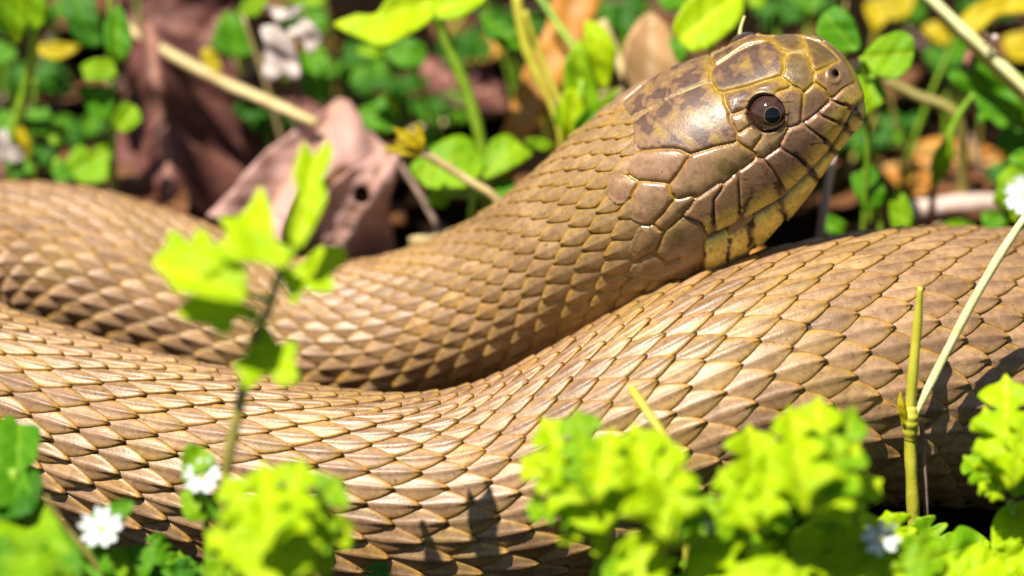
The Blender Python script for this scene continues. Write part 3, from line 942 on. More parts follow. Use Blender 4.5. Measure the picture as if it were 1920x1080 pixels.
def stem_pts(pts, down=None):
    """(px, py, Y) list to world points; down=True runs the last one on to the ground"""
    P = [at(a, b, c) for a, b, c in pts]
    if down:
        e_ = P[-1]; dx, dy = (down if isinstance(down, tuple) else (0, 0))
        g_ = np.array([e_[0] + dx, e_[1] + dy, 0.]); g_[2] = gz(g_[0], g_[1]) - .15
        P.append((e_ * .5 + g_ * .5) + np.array([dx * .15, 0, 0])); P.append(g_)
    return np.array(P)

def stem(name, pts, r, mat, parent=None, down=None):
    P = stem_pts(pts, down)
    rr = np.interp(np.linspace(0, 1, len(P)), np.linspace(0, 1, len(r)), r) if np.ndim(r) else np.full(len(P), r)
    V, F = tube_mesh(P, rr)
    return mesh_obj(name, V, F, M[mat], parent, True, None if parent else P[-1])

def plant(name, label, cat, base_px, group=None, ground=True):
    """root Empty on the ground below the pixel/depth base_px"""
    p_ = at(*base_px)
    if ground: p_[2] = gz(p_[0], p_[1])
    return tag(empty(name, p_), label, cat, group)

def link_petiole(root, lf_c, Yl, node, r=.045, mat='stem'):
    a = at(lf_c[0], lf_c[1], Yl); b = at(*node)
    V, F = tube_mesh(np.array([a, (a + b) / 2 + np.array([0, 0, .06]), b]), np.array([r * .8, r, r]), 7)
    return mesh_obj('petiole', V, F, M[mat], root)

def ovate(cx, cy, L, W, ang, pointy=.5):
    a = R(ang); ax = np.array([math.cos(a), -math.sin(a)]); pr = np.array([-ax[1], ax[0]])
    prof = [(0, 0), (.08, .45), (.25, .88), (.45, 1.0), (.65, .85), (.85, .48 - .2 * pointy), (1, 0)]
    up = [np.array([cx, cy]) + ax * L * t + pr * W * .5 * w_ for t, w_ in prof]
    dn = [np.array([cx, cy]) + ax * L * t - pr * W * .5 * w_ for t, w_ in prof[-2:0:-1]]
    return [tuple(p) for p in up + dn]

def lobed(cx, cy, L, W, ang, lobes=3, depth=.42, seed=0):
    """deeply cut leaf: base at (cx, cy), pointing along ang, with paired lobes"""
    r2 = np.random.default_rng(seed); a = R(ang); ax = np.array([math.cos(a), -math.sin(a)]); pr = np.array([-ax[1], ax[0]])
    side = []
    for i in range(lobes):
        t0 = .18 + .72 * i / lobes; t1 = .18 + .72 * (i + 1) / lobes; w_ = (1.0 - .5 * (i / lobes)) * r2.uniform(.85, 1.15)
        side += [(t0 + .02, w_ * (1 - depth) * .6), (t0 + .10, w_ * .95), (t0 + .16, w_), (t1 - .01, w_ * .72)]
    side += [(.93, .18)]
    up = [(0, .05)] + side + [(1.0, 0)] + [(t, -w_ * r2.uniform(.88, 1.1)) for t, w_ in side[::-1]] + [(0, -.05)]
    return [tuple(np.array([cx, cy]) + ax * L * t + pr * W * .5 * w_) for t, w_ in up]

# ---- foreground sprig with cut leaves, in front of the back coil
YS = -3.1
sp = plant('leafy_sprig', 'upright lime-green sprig with deeply cut leaves crossing in front of the coils', 'plant', (425, 900, YS - .6))
stem('stem', [(528, 500, YS + .2), (502, 584, YS), (480, 629, YS), (462, 710, YS - .1), (440, 800, YS - .3), (424, 900, YS - .5)], [.05, .055, .06, .07, .075, .075, .08, .08], 'brownstem', sp, True)
stem('stem', [(560, 455, YS + .3), (545, 480, YS + .25), (528, 505, YS + .2)], [.04, .05, .055], 'stem', sp)
leaf('leaf', [(284,491),(311,460),(316,433),(338,438),(356,456),(369,429),(391,438),(404,464),(444,491),(462,504),(458,562),(413,562),(373,553),(329,544),(311,518)], YS - .2, 'lime', sp, res=34, ky=-1.15, axis=((290,495),(500,560)))
leaf('leaf', [(404,460),(427,442),(413,407),(444,407),(467,384),(489,349),(507,389),(516,447),(547,469),(533,502),(489,491),(427,487)], YS + .1, 'lime', sp, res=34, ky=-1.05, axis=((480,355),(530,500)))
leaf('leaf', [(548,455),(542,430),(558,365),(550,320),(570,265),(590,290),(615,262),(622,290),(605,340),(612,370),(590,420),(565,462)], YS + .35, 'lime', sp, res=34, ky=-0.85, axis=((595,270),(550,470)))
leaf('leaf', [(538,549),(528,509),(560,496),(591,469),(609,460),(644,464),(651,487),(622,513),(627,540),(600,549),(573,540),(551,571)], YS + .1, 'lime', sp, res=34, ky=-1.15, axis=((650,475),(530,540)))
leaf('leaf', [(333,584),(356,558),(400,553),(444,567),(486,580),(476,604),(444,595),(427,629),(404,620),(391,607),(356,602)], YS - .25, 'lime', sp, res=34, ky=-1.15, axis=((335,580),(490,600)))
leaf('leaf', [(436,682),(462,660),(470,625),(500,610),(520,642),(556,642),(551,678),(560,713),(524,722),(502,700),(462,731),(449,700)], YS - .35, 'lime', sp, res=34, ky=-1.15, axis=((475,610),(510,725)))
stem('petiole', [(455, 545, YS - .15), (485, 560, YS - .05), (510, 560, YS)], .04, 'stem', sp)
stem('petiole', [(470, 590, YS - .2), (488, 600, YS - .1), (497, 598, YS)], .04, 'stem', sp)

# ---- big blurred leaves along the bottom
def fg_leaf_plant(name, label, leaves, node, stems_, base_dx=0.0, cat='plant', group=None, smat='stem'):
    root = plant(name, label, cat, (node[0], node[1], node[2]), group)
    stem('stem', stems_, [.06, .07, .08, .085], smat, root, (base_dx, -.3))
    for (pts, Y, mat, kw) in leaves:
        leaf('leaf', pts, Y, mat, root, **kw)
    return root

def leaflets(base, tips, Y, mats=('lime', 'lime', 'bright'), wid=.62, seed=0):
    out = []
    r2 = np.random.default_rng(seed)
    for i, (tx, ty) in enumerate(tips):
        dx, dy = tx - base[0], ty - base[1]; Ld = math.hypot(dx, dy)
        cx, cy = base[0] + dx * .12, base[1] + dy * .12
        pts = lobed(cx, cy, Ld * .9, Ld * .9 * wid, math.degrees(math.atan2(-dy, dx)), 3, .40, seed * 31 + i)
        out.append((pts, Y + r2.uniform(-.35, .35), mats[i % len(mats)], dict(res=24, ky=r2.uniform(-1.2, -.7), kx=r2.uniform(-.35, .35), ruffle=.06, seed=seed + i,
                    axis=((cx, cy), (cx + dx * .9, cy + dy * .9)))))
    return out

fg_leaf_plant('broad_leaf_plant', 'broad lime cluster of toothed leaflets hiding the middle of the front coil', [
    ([(1020,880),(1060,850),(1120,860),(1165,850),(1195,890),(1180,950),(1140,1000),(1090,990),(1040,950)], -3.5, 'lime', dict(res=30, ky=-1.0, axis=((1040,860),(1150,1000)), ruffle=.06)),
    ] + leaflets((1115, 960), [(978,858), (1018,785), (1082,768), (1150,805), (1206,812), (985,950), (1050,1018), (1130,1046), (1222,900)], -3.7, seed=1) + [
    ], (1150, 1085, -3.7), [(1140, 1000, -3.62), (1148, 1060, -3.65), (1152, 1100, -3.7)], .2, smat='ystem')
fg_leaf_plant('broad_leaf_plant', 'narrow upright lime leaflets leaning against the broad toothed cluster', [
    ] + leaflets((1258, 1040), [(1188,798), (1250,822), (1296,890), (1318,965), (1215,930), (1200,1060)], -3.9, seed=2) + [
    ], (1245, 1100, -3.8), [(1240, 1040, -3.72), (1245, 1090, -3.8)], .1)
fg_leaf_plant('cut_leaf_plant', 'wide spreading lime plant of cut leaflets below the dry forked stalk', [
    ] + leaflets((1515, 985), [(1482,762), (1535,745), (1602,765), (1610,830), (1652,900), (1615,965), (1470,860), (1540,860)], -3.6, seed=3) + leaflets((1425, 1020), [(1405,798), (1350,880), (1306,935), (1445,840), (1320,1010), (1480,920)], -3.8, seed=4) + [
    ([(1300,1000),(1360,985),(1420,1000),(1440,1050),(1420,1110),(1290,1110)], -3.4, 'bright', dict(res=34, ky=-1.25)),
    ([(1430,1040),(1480,1000),(1540,985),(1600,1000),(1590,1060),(1540,1110),(1440,1110)], -3.0, 'lime', dict(res=34, ky=-1.25)),
    ], (1440, 1100, -2.8), [(1430, 1030, -3.5), (1436, 1090, -3.5)], 0)
fg_leaf_plant('cut_leaf_plant', 'lime cut-leaved plant rising at the outer bend of the thick coil', [
    ] + leaflets((1892, 940), [(1886,705), (1846,765), (1808,855), (1836,905), (1930,770), (1950,870)], -2.0, seed=6) + [
    ([(1860,990),(1880,950),(1935,940),(1950,1010),(1930,1100),(1870,1090)], -2.2, 'lime', dict(res=34, ky=-1.05)),
    ([(1880,880),(1890,850),(1930,840),(1950,900),(1900,930)], -1.5, 'bright', dict(res=34, ky=-1.05)),
    ], (1900, 1100, -2.0), [(1895, 940, -1.75), (1905, 1020, -1.8), (1910, 1100, -2.0)], .2)
fg_leaf_plant('broad_leaf_plant', 'rounded soft yellow-green leaf cluster beside a small white blossom', [
    ([(430,960),(470,930),(530,925),(590,935),(610,985),(590,1060),(500,1100),(430,1050)], -4.5, 'lime', dict(res=30, ky=-1.1, axis=((440,935),(510,1100)), ruffle=.05)),
    ] + leaflets((505, 1050), [(425,895), (495,868), (565,862), (640,895), (665,985), (630,1060), (385,1000), (380,1070)], -4.6, ('lime', 'lime', 'lime', 'bright'), .7, seed=5) + [
    ], (490, 1110, -4.3), [(470, 985, -4.5), (485, 1050, -4.5), (492, 1110, -4.5)], .2, smat='ystem')
fg_leaf_plant('leafy_plant', 'deep green blurred leaves at the outer end of the front coil', [
    ([(-15,805),(22,778),(36,795),(75,800),(66,864),(47,880),(62,926),(30,950),(-15,940)], -2.8, 'green', dict(res=34, ky=-1.15)),
    ([(-15,950),(30,930),(66,926),(109,977),(138,1046),(120,1110),(-15,1110)], -3.8, 'bright', dict(res=34, ky=-1.25)),
    ([(-10,880),(50,870),(80,900),(60,960),(-10,970)], -3.2, 'deep', dict(res=34, ky=-1.15)),
    ([(60,1010),(110,990),(150,1030),(150,1100),(80,1110)], -4.2, 'green', dict(res=34, ky=-1.15)),
    ], (45, 1100, -3.6), [(25, 880, -3.0), (40, 980, -3.2), (50, 1090, -3.7)], .1)

fg_leaf_plant('cut_leaf_plant', 'mass of overlapping soft lime leaves around the foot of the dry stalk', [
    ([(1480,1010),(1530,970),(1580,985),(1620,960),(1665,985),(1690,1030),(1670,1100),(1500,1110)], -3.2, 'lime', dict(res=34, ky=-1.25, ruffle=.08)),
    ([(1700,1040),(1735,1005),(1770,1015),(1800,985),(1835,1000),(1850,1045),(1830,1110),(1710,1115)], -2.2, 'bright', dict(res=34, ky=-1.25, ruffle=.08)),
    ([(1620,1060),(1670,1035),(1730,1050),(1745,1110),(1620,1120)], -3.8, 'lime', dict(res=34, ky=-1.25)),
    ([(1790,1060),(1830,1020),(1870,1040),(1890,1090),(1800,1120)], -3.0, 'lime', dict(res=34, ky=-1.25)),
    ], (1640, 1120, -3.2), [(1600, 1050, -3.15), (1620, 1090, -3.2), (1640, 1120, -3.2)], 0)
fg_leaf_plant('cut_leaf_plant', 'soft lime leaves crowding under the narrow and toothed clusters', [
    ([(1130,1065),(1165,1030),(1200,1040),(1225,1075),(1200,1120),(1140,1120)], -4.4, 'bright', dict(res=34, ky=-1.25)),
    ([(1285,1050),(1325,1020),(1370,1035),(1380,1090),(1300,1120)], -4.2, 'lime', dict(res=34, ky=-1.25)),
    ([(1370,1070),(1420,1040),(1480,1055),(1490,1115),(1380,1120)], -4.6, 'lime', dict(res=34, ky=-1.25)),
    ], (1330, 1120, -4.4), [(1320, 1080, -4.3), (1325, 1100, -4.4), (1330, 1120, -4.4)], 0)

# white chickweed blossoms in the foreground
def blossom(root, cx, cy, Y, rpx, npet=10, face=(-.1, -.8, .6), wid=.36):
    c = at(cx, cy, Y); f = np.array(face, float); f /= np.linalg.norm(f)
    t1 = np.cross(f, [0, 0, 1.]); t1 /= np.linalg.norm(t1); t2 = np.cross(f, t1)
    r = rpx / 137.0
    for i in range(npet):
        an = 2 * math.pi * i / npet + .13 * (i % 2); rad_ = math.cos(an) * t1 + math.sin(an) * t2; sid = np.cross(f, rad_)
        V = []; F = []
        prof = [(.05, .08), (.3, .5), (.62, 1.0), (.85, .85), (1.0, .18)]
        for t, w_ in prof:
            for sgn in (-1, 0, 1):
                V.append(c + rad_ * r * t + sid * r * wid * .5 * w_ * sgn + f * r * (.28 * t * t - .06 * abs(sgn) * w_ + .05))
        for a in range(len(prof) - 1):
            for b in range(2):
                q = a * 3 + b; F.append((q, q + 1, q + 4, q + 3))
        V = np.array(V); n0 = len(V); V2_ = np.vstack([V, V - f * .012])
        F2 = F + [tuple(x + n0 for x in q[::-1]) for q in F]
        mesh_obj('petal', V2_, F2, M['petal'], root)
    V, F = cap_mesh(c + f * r * .06, f, r * .17, .01, 3.1, 6, 12)
    mesh_obj('flower_centre', V, F, M['anther'], root)
    for i in range(5):
        an = 2 * math.pi * i / 5 + .3; rad_ = math.cos(an) * t1 + math.sin(an) * t2; sid = np.cross(f, rad_)
        V = np.array([c - f * r * .1, c + rad_ * r * .4 + sid * r * .2 - f * r * .02, c + rad_ * r * .95 + f * r * .16, c + rad_ * r * .4 - sid * r * .2 - f * r * .02])
        mesh_obj('sepal', np.vstack([V, V - f * .02]), [(0, 1, 2, 3), (7, 6, 5, 4), (0, 4, 5, 1), (1, 5, 6, 2), (2, 6, 7, 3), (3, 7, 4, 0)], M['green'], root)

def blossom_plant(label, cx, cy, Y, rpx, leaves, npet=10, face=(-.1, -.6, .8), base=(0, -.4), smat='stem', group=None):
    root = plant('white_flower', label, 'flower', (cx + 6, cy + 40, Y), group)
    blossom(root, cx, cy, Y, rpx, npet, face)
    stem('stem', [(cx + 1, cy + 4, Y + .05), (cx + 4, cy + 28, Y + .1), (cx + 8, cy + 80, Y)], [.035, .045, .05, .055], smat, root, base)
    for pts, dY, mat, kw in leaves:
        leaf('leaf', pts, Y + dY, mat, root, **kw)
    return root
blossom_plant('small white blossom on a green sprig against the brown front coil scales', 380, 896, -3.0, 34,
    [([(341,853),(357,831),(385,842),(403,857),(397,878),(365,890),(343,904)], .15, 'bright', dict(ky=-.7)),
     ([(338,925),(370,915),(400,935),(395,970),(350,975)], .05, 'bright', dict(ky=-.7)), ([(390,930),(430,915),(440,950),(400,975)], -.1, 'green', dict(ky=-.7))])
blossom_plant('fuller white blossom low among the deep green leaves', 190, 992, -3.3, 40,
    [([(182,962),(205,945),(233,937),(252,944),(240,965),(219,984)], .2, 'green', dict(ky=-.7)), ([(140,1030),(185,1020),(240,1040),(230,1090),(150,1090)], -.1, 'bright', dict(ky=-.8)),
     ([(225,1035),(260,1020),(290,1045),(270,1090),(230,1080)], .1, 'green', dict(ky=-.8))])
blossom_plant('blurred white blossom beneath the spreading cut leaflets and dry stalk foot', 1652, 1012, -3.6, 34,
    [([(1600,1040),(1650,1030),(1710,1045),(1700,1100),(1610,1105)], .1, 'lime', dict(ky=-.8))], 8)
blossom_plant('tiny pale blossom half closed under the wide cut leaflets', 1326, 990, -3.9, 13, [], 5)

# yellow blurred stick over the middle of the coil
o = stem('dry_stick', [(1183, 728, -1.4), (1215, 775, -1.8), (1262, 850, -2.2), (1290, 930, -2.5)], [.05, .07, .075, .075], 'ystem', None, (0, -.3))
tag(o, 'blurred yellow stick leaning across the coil behind the broad toothed cluster', 'stick')

# forked dry stalk
fk = plant('forked_stalk', 'forked yellow dry stalk standing against the thick outer coil', 'stalk', (1713, 1010, -.75))
stem('main_stalk', [(1704, 778, -.35), (1707, 840, -.45), (1711, 920, -.6), (1714, 1005, -.7)], [.075, .085, .09, .095], 'ystem', fk, (0, -.05))
stem('branch', [(1726, 538, .12), (1722, 590, .05), (1714, 680, -.15), (1705, 785, -.36)], [.035, .06, .07, .075], 'ystem', fk)
stem('branch', [(1945, 375, 1.1), (1890, 455, .75), (1822, 570, .35), (1765, 680, 0), (1712, 785, -.36)], [.045, .06, .06, .06, .055], 'pstraw', fk)
V, F = tube_mesh(np.array([at(1709, 762, -.33), at(1708, 776, -.36), at(1707, 790, -.38), at(1707, 806, -.4), at(1707, 824, -.42)]), np.array([.06, .105, .12, .105, .085]), 12); mesh_obj('node', V, F, M['ystem'], fk)
leaf('sheath', [(1690,790),(1683,760),(1688,735),(1697,765),(1705,800)], -.45, 'yellow', fk, ky=-.2)
o = stem('twig', [(1728, 790, -.2), (1733, 870, -.35), (1738, 1000, -.55)], [.03, .04, .05], 'twig', None, (0, 0))  # dark strip added in place of the stalk's cast shadow on the coil
tag(o, 'thin dark strip standing in for the shadow of the forked dry stalk', 'twig')

# ---- low filling plants along the bottom edge
def small_plant(label, cx, cy, Y, mats, group, n=5, L=70, seed=0, cut=True, name='leafy_plant'):
    r2 = np.random.default_rng(seed); root = plant(name, label, 'plant', (cx, cy + 60, Y), group)
    P_ = [(cx, cy, Y), (cx + r2.uniform(-6, 6), cy + 35, Y), (cx + r2.uniform(-8, 8), cy + 75, Y - .1)]
    stem('stem', P_, [.03, .04, .05, .055], 'stem', root, (r2.uniform(-.2, .2), -.1))
    for i in range(n):
        an = 90 + (i - (n - 1) / 2) * (230 / n) + r2.uniform(-15, 15)
        l_ = L * r2.uniform(.75, 1.2); y0 = cy + (i % 3) * L * .28
        pts = lobed(cx, y0, l_, l_ * 1.0, an, 2 + (i % 2), .35, seed * 10 + i) if cut else ovate(cx, y0, l_, l_ * .62, an)
        leaf('leaf', pts, Y + r2.uniform(-.15, .15), mats[i % len(mats)], root, ky=r2.uniform(-1.1, -.6), kx=r2.uniform(-.3, .3), curl=r2.uniform(.0, .4), seed=seed + i, thick=.012)
    return root
low = 'cut-leaved seedlings along the lower edge'
seed_spots = [  # px, py, depth, leaf kinds, leaf length px, label
    (1185, 1085, -3.0, ['bright', 'green'], 90, 'notched green seedling under the broad toothed cluster'),
    (1500, 1075, -2.9, ['lime', 'bright'], 110, 'bright notched seedling under the wide spreading cut leaflets'),
    (1690, 1066, -1.9, ['bright', 'lime'], 95, 'notched seedling growing around the foot of the forked dry stalk'),
    (1770, 1050, -1.5, ['lime', 'bright'], 95, 'notched seedling before the dark belly of the thick coil, next to the stalk shadow strip'),
    (1838, 1060, -1.8, ['bright', 'lime'], 90, 'notched seedling touching the cut-leaved plant at the outer bend'),
    (1590, 1085, -3.1, ['lime'], 120, 'large lime seedling right behind the blurred white blossom'),
    (1395, 1095, -3.4, ['lime', 'bright'], 110, 'lime seedling beside the tiny half-closed blossom'),
    (300, 1066, -2.4, ['bright', 'green'], 70, 'little notched seedling between the full blossom and the rounded yellow-green cluster'),
    (250, 1098, -3.2, ['green', 'bright'], 80, 'green seedling close beside the full white blossom'),
    (350, 1095, -3.0, ['green', 'deep'], 70, 'darker seedling at the edge of the rounded yellow-green cluster'),
    (720, 1112, -2.3, ['green', 'deep'], 60, 'dark low seedling alone under the middle of the front coil'),
    (20, 1090, -4.4, ['green'], 110, 'big soft green seedling in front of the deep green leaves'),
    (130, 1090, -3.6, ['deep', 'green'], 90, 'deep green seedling below the thin slanting olive stem'),
    (1905, 1090, -2.5, ['lime'], 110, 'lime seedling in front of the cut-leaved plant at the outer bend'),
    (1320, 1100, -2.6, ['green', 'bright'], 85, 'green seedling in the gap between narrow leaflets and wide cut leaflets'),
    (1450, 1100, -4.2, ['lime'], 120, 'very soft lime seedling in front of the wide cut leaflets'),
    (1740, 1105, -3.6, ['lime', 'bright'], 120, 'soft lime seedling in front of the forked stalk and its shadow strip'),
    (1240, 1110, -4.4, ['bright', 'lime'], 110, 'soft bright seedling in front of the narrow upright leaflets'),
    (60, 1120, -5.2, ['bright'], 120, 'very soft bright seedling in front of the big green seedling')]
for i, (x, y, Y_, m_, L_, lb_) in enumerate(seed_spots):
    small_plant(lb_, x, y, Y_, m_, low, 6, L_, 40 + i)
o = stem('grass_stem', [(85, 930, -3.3), (120, 985, -3.4), (190, 1080, -3.6)], [.03, .045, .05], 'brownstem', None, (.2, -.2))
tag(o, 'thin olive stem slanting between the deep green leaves and full blossom', 'stem')

# ------------------------------------------------------------------ behind the snake
# large dead leaves
o = leaf('dead_leaf', [(250,58),(300,48),(390,95),(480,150),(545,228),(520,290),(478,345),(450,430),(330,425),(205,400),(212,300),(232,180)], 7.2, 'purple', res=44, ky=-.5, curl=.1, axis=((282,60),(328,420)), crease=((282,60), (328,420), .8), ruffle=.085, thick=.025, cup=0, vr=1.6, serr=.006)
tag(o, 'large folded purple-brown dead leaf with a pale raised midrib', 'dead leaf')
o = leaf('dead_leaf', [(240,-30),(440,-30),(425,60),(400,130),(330,125),(255,90)], 9.6, 'purple', ky=-.8, ruffle=.09, thick=.03)
tag(o, 'crumpled mauve dead leaf behind the slanting straw stalk', 'dead leaf')
pl = plant('dead_leaf', 'curled pink-brown dead leaf with a dark hole in its folded front', 'dead leaf', (600, 470, 5.9))
leaf('blade', [(392,402),(430,362),(480,302),(547,249),(600,212),(640,184),(668,205),(690,245),(728,278),(700,300),(640,318),(575,350),(540,400),(520,460),(470,440),(425,420)], 6.3, 'pink', pl, res=44, ky=-.75, curl=.0, axis=((640,190),(480,430)), ruffle=.085, thick=.02, cup=.25, vr=1.8, serr=.007)
leaf('folded_flap', [(566,490),(575,440),(585,395),(625,345),(672,308),(728,276),(752,296),(742,335),(730,390),(738,450),(742,500),(690,520),(610,520)], 5.6, 'pink', pl, res=40, ky=.25, curl=.25, axis=((735,285),(600,500)), holes=[((677,366), 16), ((655,430), 4)], ruffle=.09, thick=.02, cup=-.25, vr=1.8, serr=.006)
o = leaf('dead_leaf', [(1173,185),(1171,89),(1198,36),(1222,24),(1254,53),(1284,120),(1250,170),(1200,210)], 6.6, 'tanleaf', ky=-.4, ruffle=.03, thick=.03, axis=((1222,26),(1215,205)))
tag(o, 'rounded tan dead leaf standing behind the raised neck', 'dead leaf')
o = leaf('dead_grass', [(915,320),(945,240),(982,133),(1027,44),(1044,-20),(1128,-20),(1080,111),(1020,213),(975,290),(945,335)], 7.4, 'orange', ky=-.7, ruffle=.02, thick=.03, axis=((1090,-10),(940,320)))
tag(o, 'broad orange-brown dead grass blade slanting behind the neck', 'dead leaf')
o = leaf('dead_leaf', [(1650,300),(1700,275),(1760,258),(1830,268),(1880,292),(1866,345),(1780,365),(1700,362)], 8.2, 'orange', ky=-1.6, ruffle=.06, thick=.03)
tag(o, 'low rusty brown dead leaf lying beyond the snout', 'dead leaf')
o = stem('straw_stalk', [(236, 52, 8.2), (330, 108, 7.7), (430, 160, 7.3), (500, 190, 7.0), (595, 232, 6.5)], [.075, .09, .085, .09, .07], 'straw')
tag(o, 'thick straw stalk slanting down onto the pink dead leaf', 'stalk')
o = stem('straw_stalk', [(1128, 40, 7.4), (1150, 92, 7.1), (1190, 180, 6.6), (1215, 240, 6.3)], [.085, .085, .08, .08], 'straw', None, (0.1, 0))
tag(o, 'upright tan straw beside the rounded tan dead leaf', 'stalk')
o = stem('straw_stalk', [(1735, -12, 6.4), (1800, 50, 6.0), (1860, 106, 5.7), (1950, 192, 5.2)], [.07, .085, .085, .085], 'pstraw')
tag(o, 'pale double-edged stalk slanting down past the leafy bud, with a dried floret', 'stalk')
o2 = stem('straw_stalk', [(1780, 48, 6.2), (1850, 118, 5.85), (1940, 206, 5.4)], [.03, .05, .05], 'ystem')
tag(o2, 'thin yellow stalk running close under the pale slanting stalk', 'stalk')
# dried floret on the stalk
fl = tag(empty('dried_floret', at(1858, 78, 5.6)), 'tiny shrivelled brown floret clinging to the pale slanting stalk', 'floret')
for a_, b_ in (((1858,78),(1845,60)), ((1858,78),(1872,70)), ((1858,78),(1852,100)), ((1858,78),(1866,92)), ((1856,80),(1842,84))):
    V, F = tube_mesh(np.array([at(a_[0], a_[1], 5.62), at((a_[0]+b_[0])/2+2, (a_[1]+b_[1])/2, 5.58), at(b_[0], b_[1], 5.6)]), np.array([.03, .025, .015]), 6)
    mesh_obj('filament', V, F, M['twig'], fl)
V, F = cap_mesh(at(1866, 71, 5.58), np.array([0, -1., .2]), .055, .01, 3.1, 8, 10); mesh_obj('seed_head', V, F, M['pinktwig'], fl)
o = stem('pale_stick', [(1562, 292, 4.4), (1552, 350, 4.3), (1538, 445, 4.2)], [.055, .06, .06], 'pinktwig', None, (0, 0))
tag(o, 'pale pinkish upright stick just under the snout', 'stick')
o = stem('straw_stalk', [(1700, 398, 6.2), (1780, 388, 6.4), (1880, 378, 6.6)], [.15, .17, .15], 'tanleaf' if False else 'pinktwig')
tag(o, 'fat tan stalk lying level just behind the thick coil', 'stalk')
o = stem('twig', [(745, 300, 6.4), (785, 362, 5.9), (825, 440, 5.3)], [.04, .05, .06], 'twig', None, (.1, 0))
tag(o, 'grey twig leaning beside the holed pink dead leaf', 'twig')
o = stem('dry_stick', [(930, 408, 5.1), (860, 435, 5.2), (770, 452, 5.4)], [.05, .075, .06], 'straw')
tag(o, 'short straw piece lying along the nape of the snake', 'stick')
o = stem('dry_stick', [(1396, 30, 4.0), (1389, 52, 3.9), (1385, 95, 3.75)], [.015, .028, .03], 'pstraw', None, (0, .3))
tag(o, 'tiny pale straw tip poking up behind the crown of the head', 'stick')
o = stem('green_stalk', [(1010, -10, 7.8), (1045, 45, 7.4), (1085, 105, 7.0), (1110, 190, 6.6)], [.05, .06, .06], 'stem', None, (0, 0))
tag(o, 'smooth green stem crossing in front of the orange blade', 'stem')
o = stem('green_stalk', [(1660, 150, 7.0), (1720, 180, 6.8), (1790, 212, 6.6)], [.07, .085, .08], 'brownstem', None, (.3, 0))
tag(o, 'olive stalk lying beyond the clover leaf', 'stem')

# top-left cut leaf with a creamy flower
t_ = plant('cut_leaf_plant', 'tall plant with a toothed drooping leaf and bowed pale green stalk', 'plant', (28, 330, 7.0))
stem('stem', [(66, 52, 6.6), (58, 120, 6.6), (45, 180, 6.7), (29, 245, 6.8), (22, 300, 6.9)], [.07, .085, .08, .08, .08], 'stem', t_, True)
leaf('leaf', [(-15,-25),(71,-25),(86,27),(71,60),(52,47),(45,67),(29,86),(18,70),(9,53),(-15,40)], 6.3, 'bright', t_, ky=-.2, axis=((40,-25),(30,85)), serr=.025)
stem('stem', [(66, 150, 7.0), (68, 175, 7.0), (60, 240, 7.1)], [.03, .035, .035], 'stem', t_, True)
w_ = plant('withered_flower', 'small cream cupped flower at the foot of the bowed stalk', 'flower', (30, 330, 6.6))
leaf('petal', [(-4,250),(13,243),(22,280),(10,304),(-4,300)], 6.5, 'pale', w_, ky=-.2)
leaf('petal', [(28,247),(45,240),(59,275),(56,302),(44,287)], 6.5, 'yellow', w_, ky=-.2)
leaf('petal', [(14,285),(30,276),(46,290),(36,304),(18,302)], 6.4, 'pale', w_, ky=-.2)
stem('stem', [(24, 296, 6.55), (25, 320, 6.6)], .04, 'stem', w_, True)
# stacked round leaves on one stem
t_ = plant('round_leaf_plant', 'upright plant with opposite rounded green leaves before the purple leaf', 'plant', (211, 320, 6.6))
stem('stem', [(205, -15, 7.0), (207, 80, 6.9), (210, 160, 6.8), (213, 240, 6.7), (212, 320, 6.6)], [.03, .04, .045, .05], 'stem', t_, True)
for pts, Y_, m_ in (([(115,-15),(169,-15),(188,44),(193,82),(178,89),(151,84),(129,53)], 7.2, 'deep'), ([(196,42),(222,9),(242,49),(245,89),(227,118),(203,104),(196,71)], 6.7, 'green'),
        ([(151,124),(178,110),(210,114),(222,138),(204,149),(160,150)], 6.6, 'bright'), ([(147,164),(178,159),(209,168),(214,200),(200,228),(173,219),(156,191)], 6.6, 'green'),
        ([(211,228),(231,191),(258,203),(264,227),(231,250)], 6.4, 'bright')):
    leaf('leaf', pts, Y_, m_, t_, ky=-.6)
o = leaf('fallen_leaf', [(71,84),(111,79),(153,87),(129,103),(102,112),(73,100)], 7.6, 'yellow', ky=-1.0); tag(o, 'small yellowed leaf tangled beside the bowed stalk', 'leaf')
t_ = plant('clover_plant', 'low cluster of small lobed green leaves just above the far coil', 'plant', (110, 345, 6.3))
for pts, Y_, m_ in (([(49,212),(68,198),(89,202),(101,231),(84,253),(53,241)], 6.9, 'green'), ([(84,253),(100,236),(116,231),(128,253),(102,272)], 6.8, 'bright'), ([(120,307),(147,271),(173,284),(187,265),(218,271),(204,302),(200,340),(147,342),(133,322)], 6.5, 'bright'),
        ([(13,300),(53,287),(60,322),(40,335),(13,328)], 6.6, 'green'), ([(-8,212),(18,206),(25,240),(-8,254)], 7.2, 'green'), ([(60,270),(90,265),(105,295),(80,310),(58,300)], 6.7, 'deep'), ([(-8,75),(24,88),(32,108),(-8,122)], 8.0, 'green'),([(95,310),(125,305),(140,330),(110,345)], 6.4, 'green')):
    leaf('leaf', pts, Y_, m_, t_, ky=-.9)
    cc = np.mean(pts, 0); link_petiole(t_, cc, Y_ + .05, (cc[0] * .6 + 110 * .4, max(cc[1] + 30, 330), Y_), .03)
stem('stem', [(105, 290, 6.8), (108, 320, 6.5), (110, 345, 6.3)], .05, 'stem', t_, True)
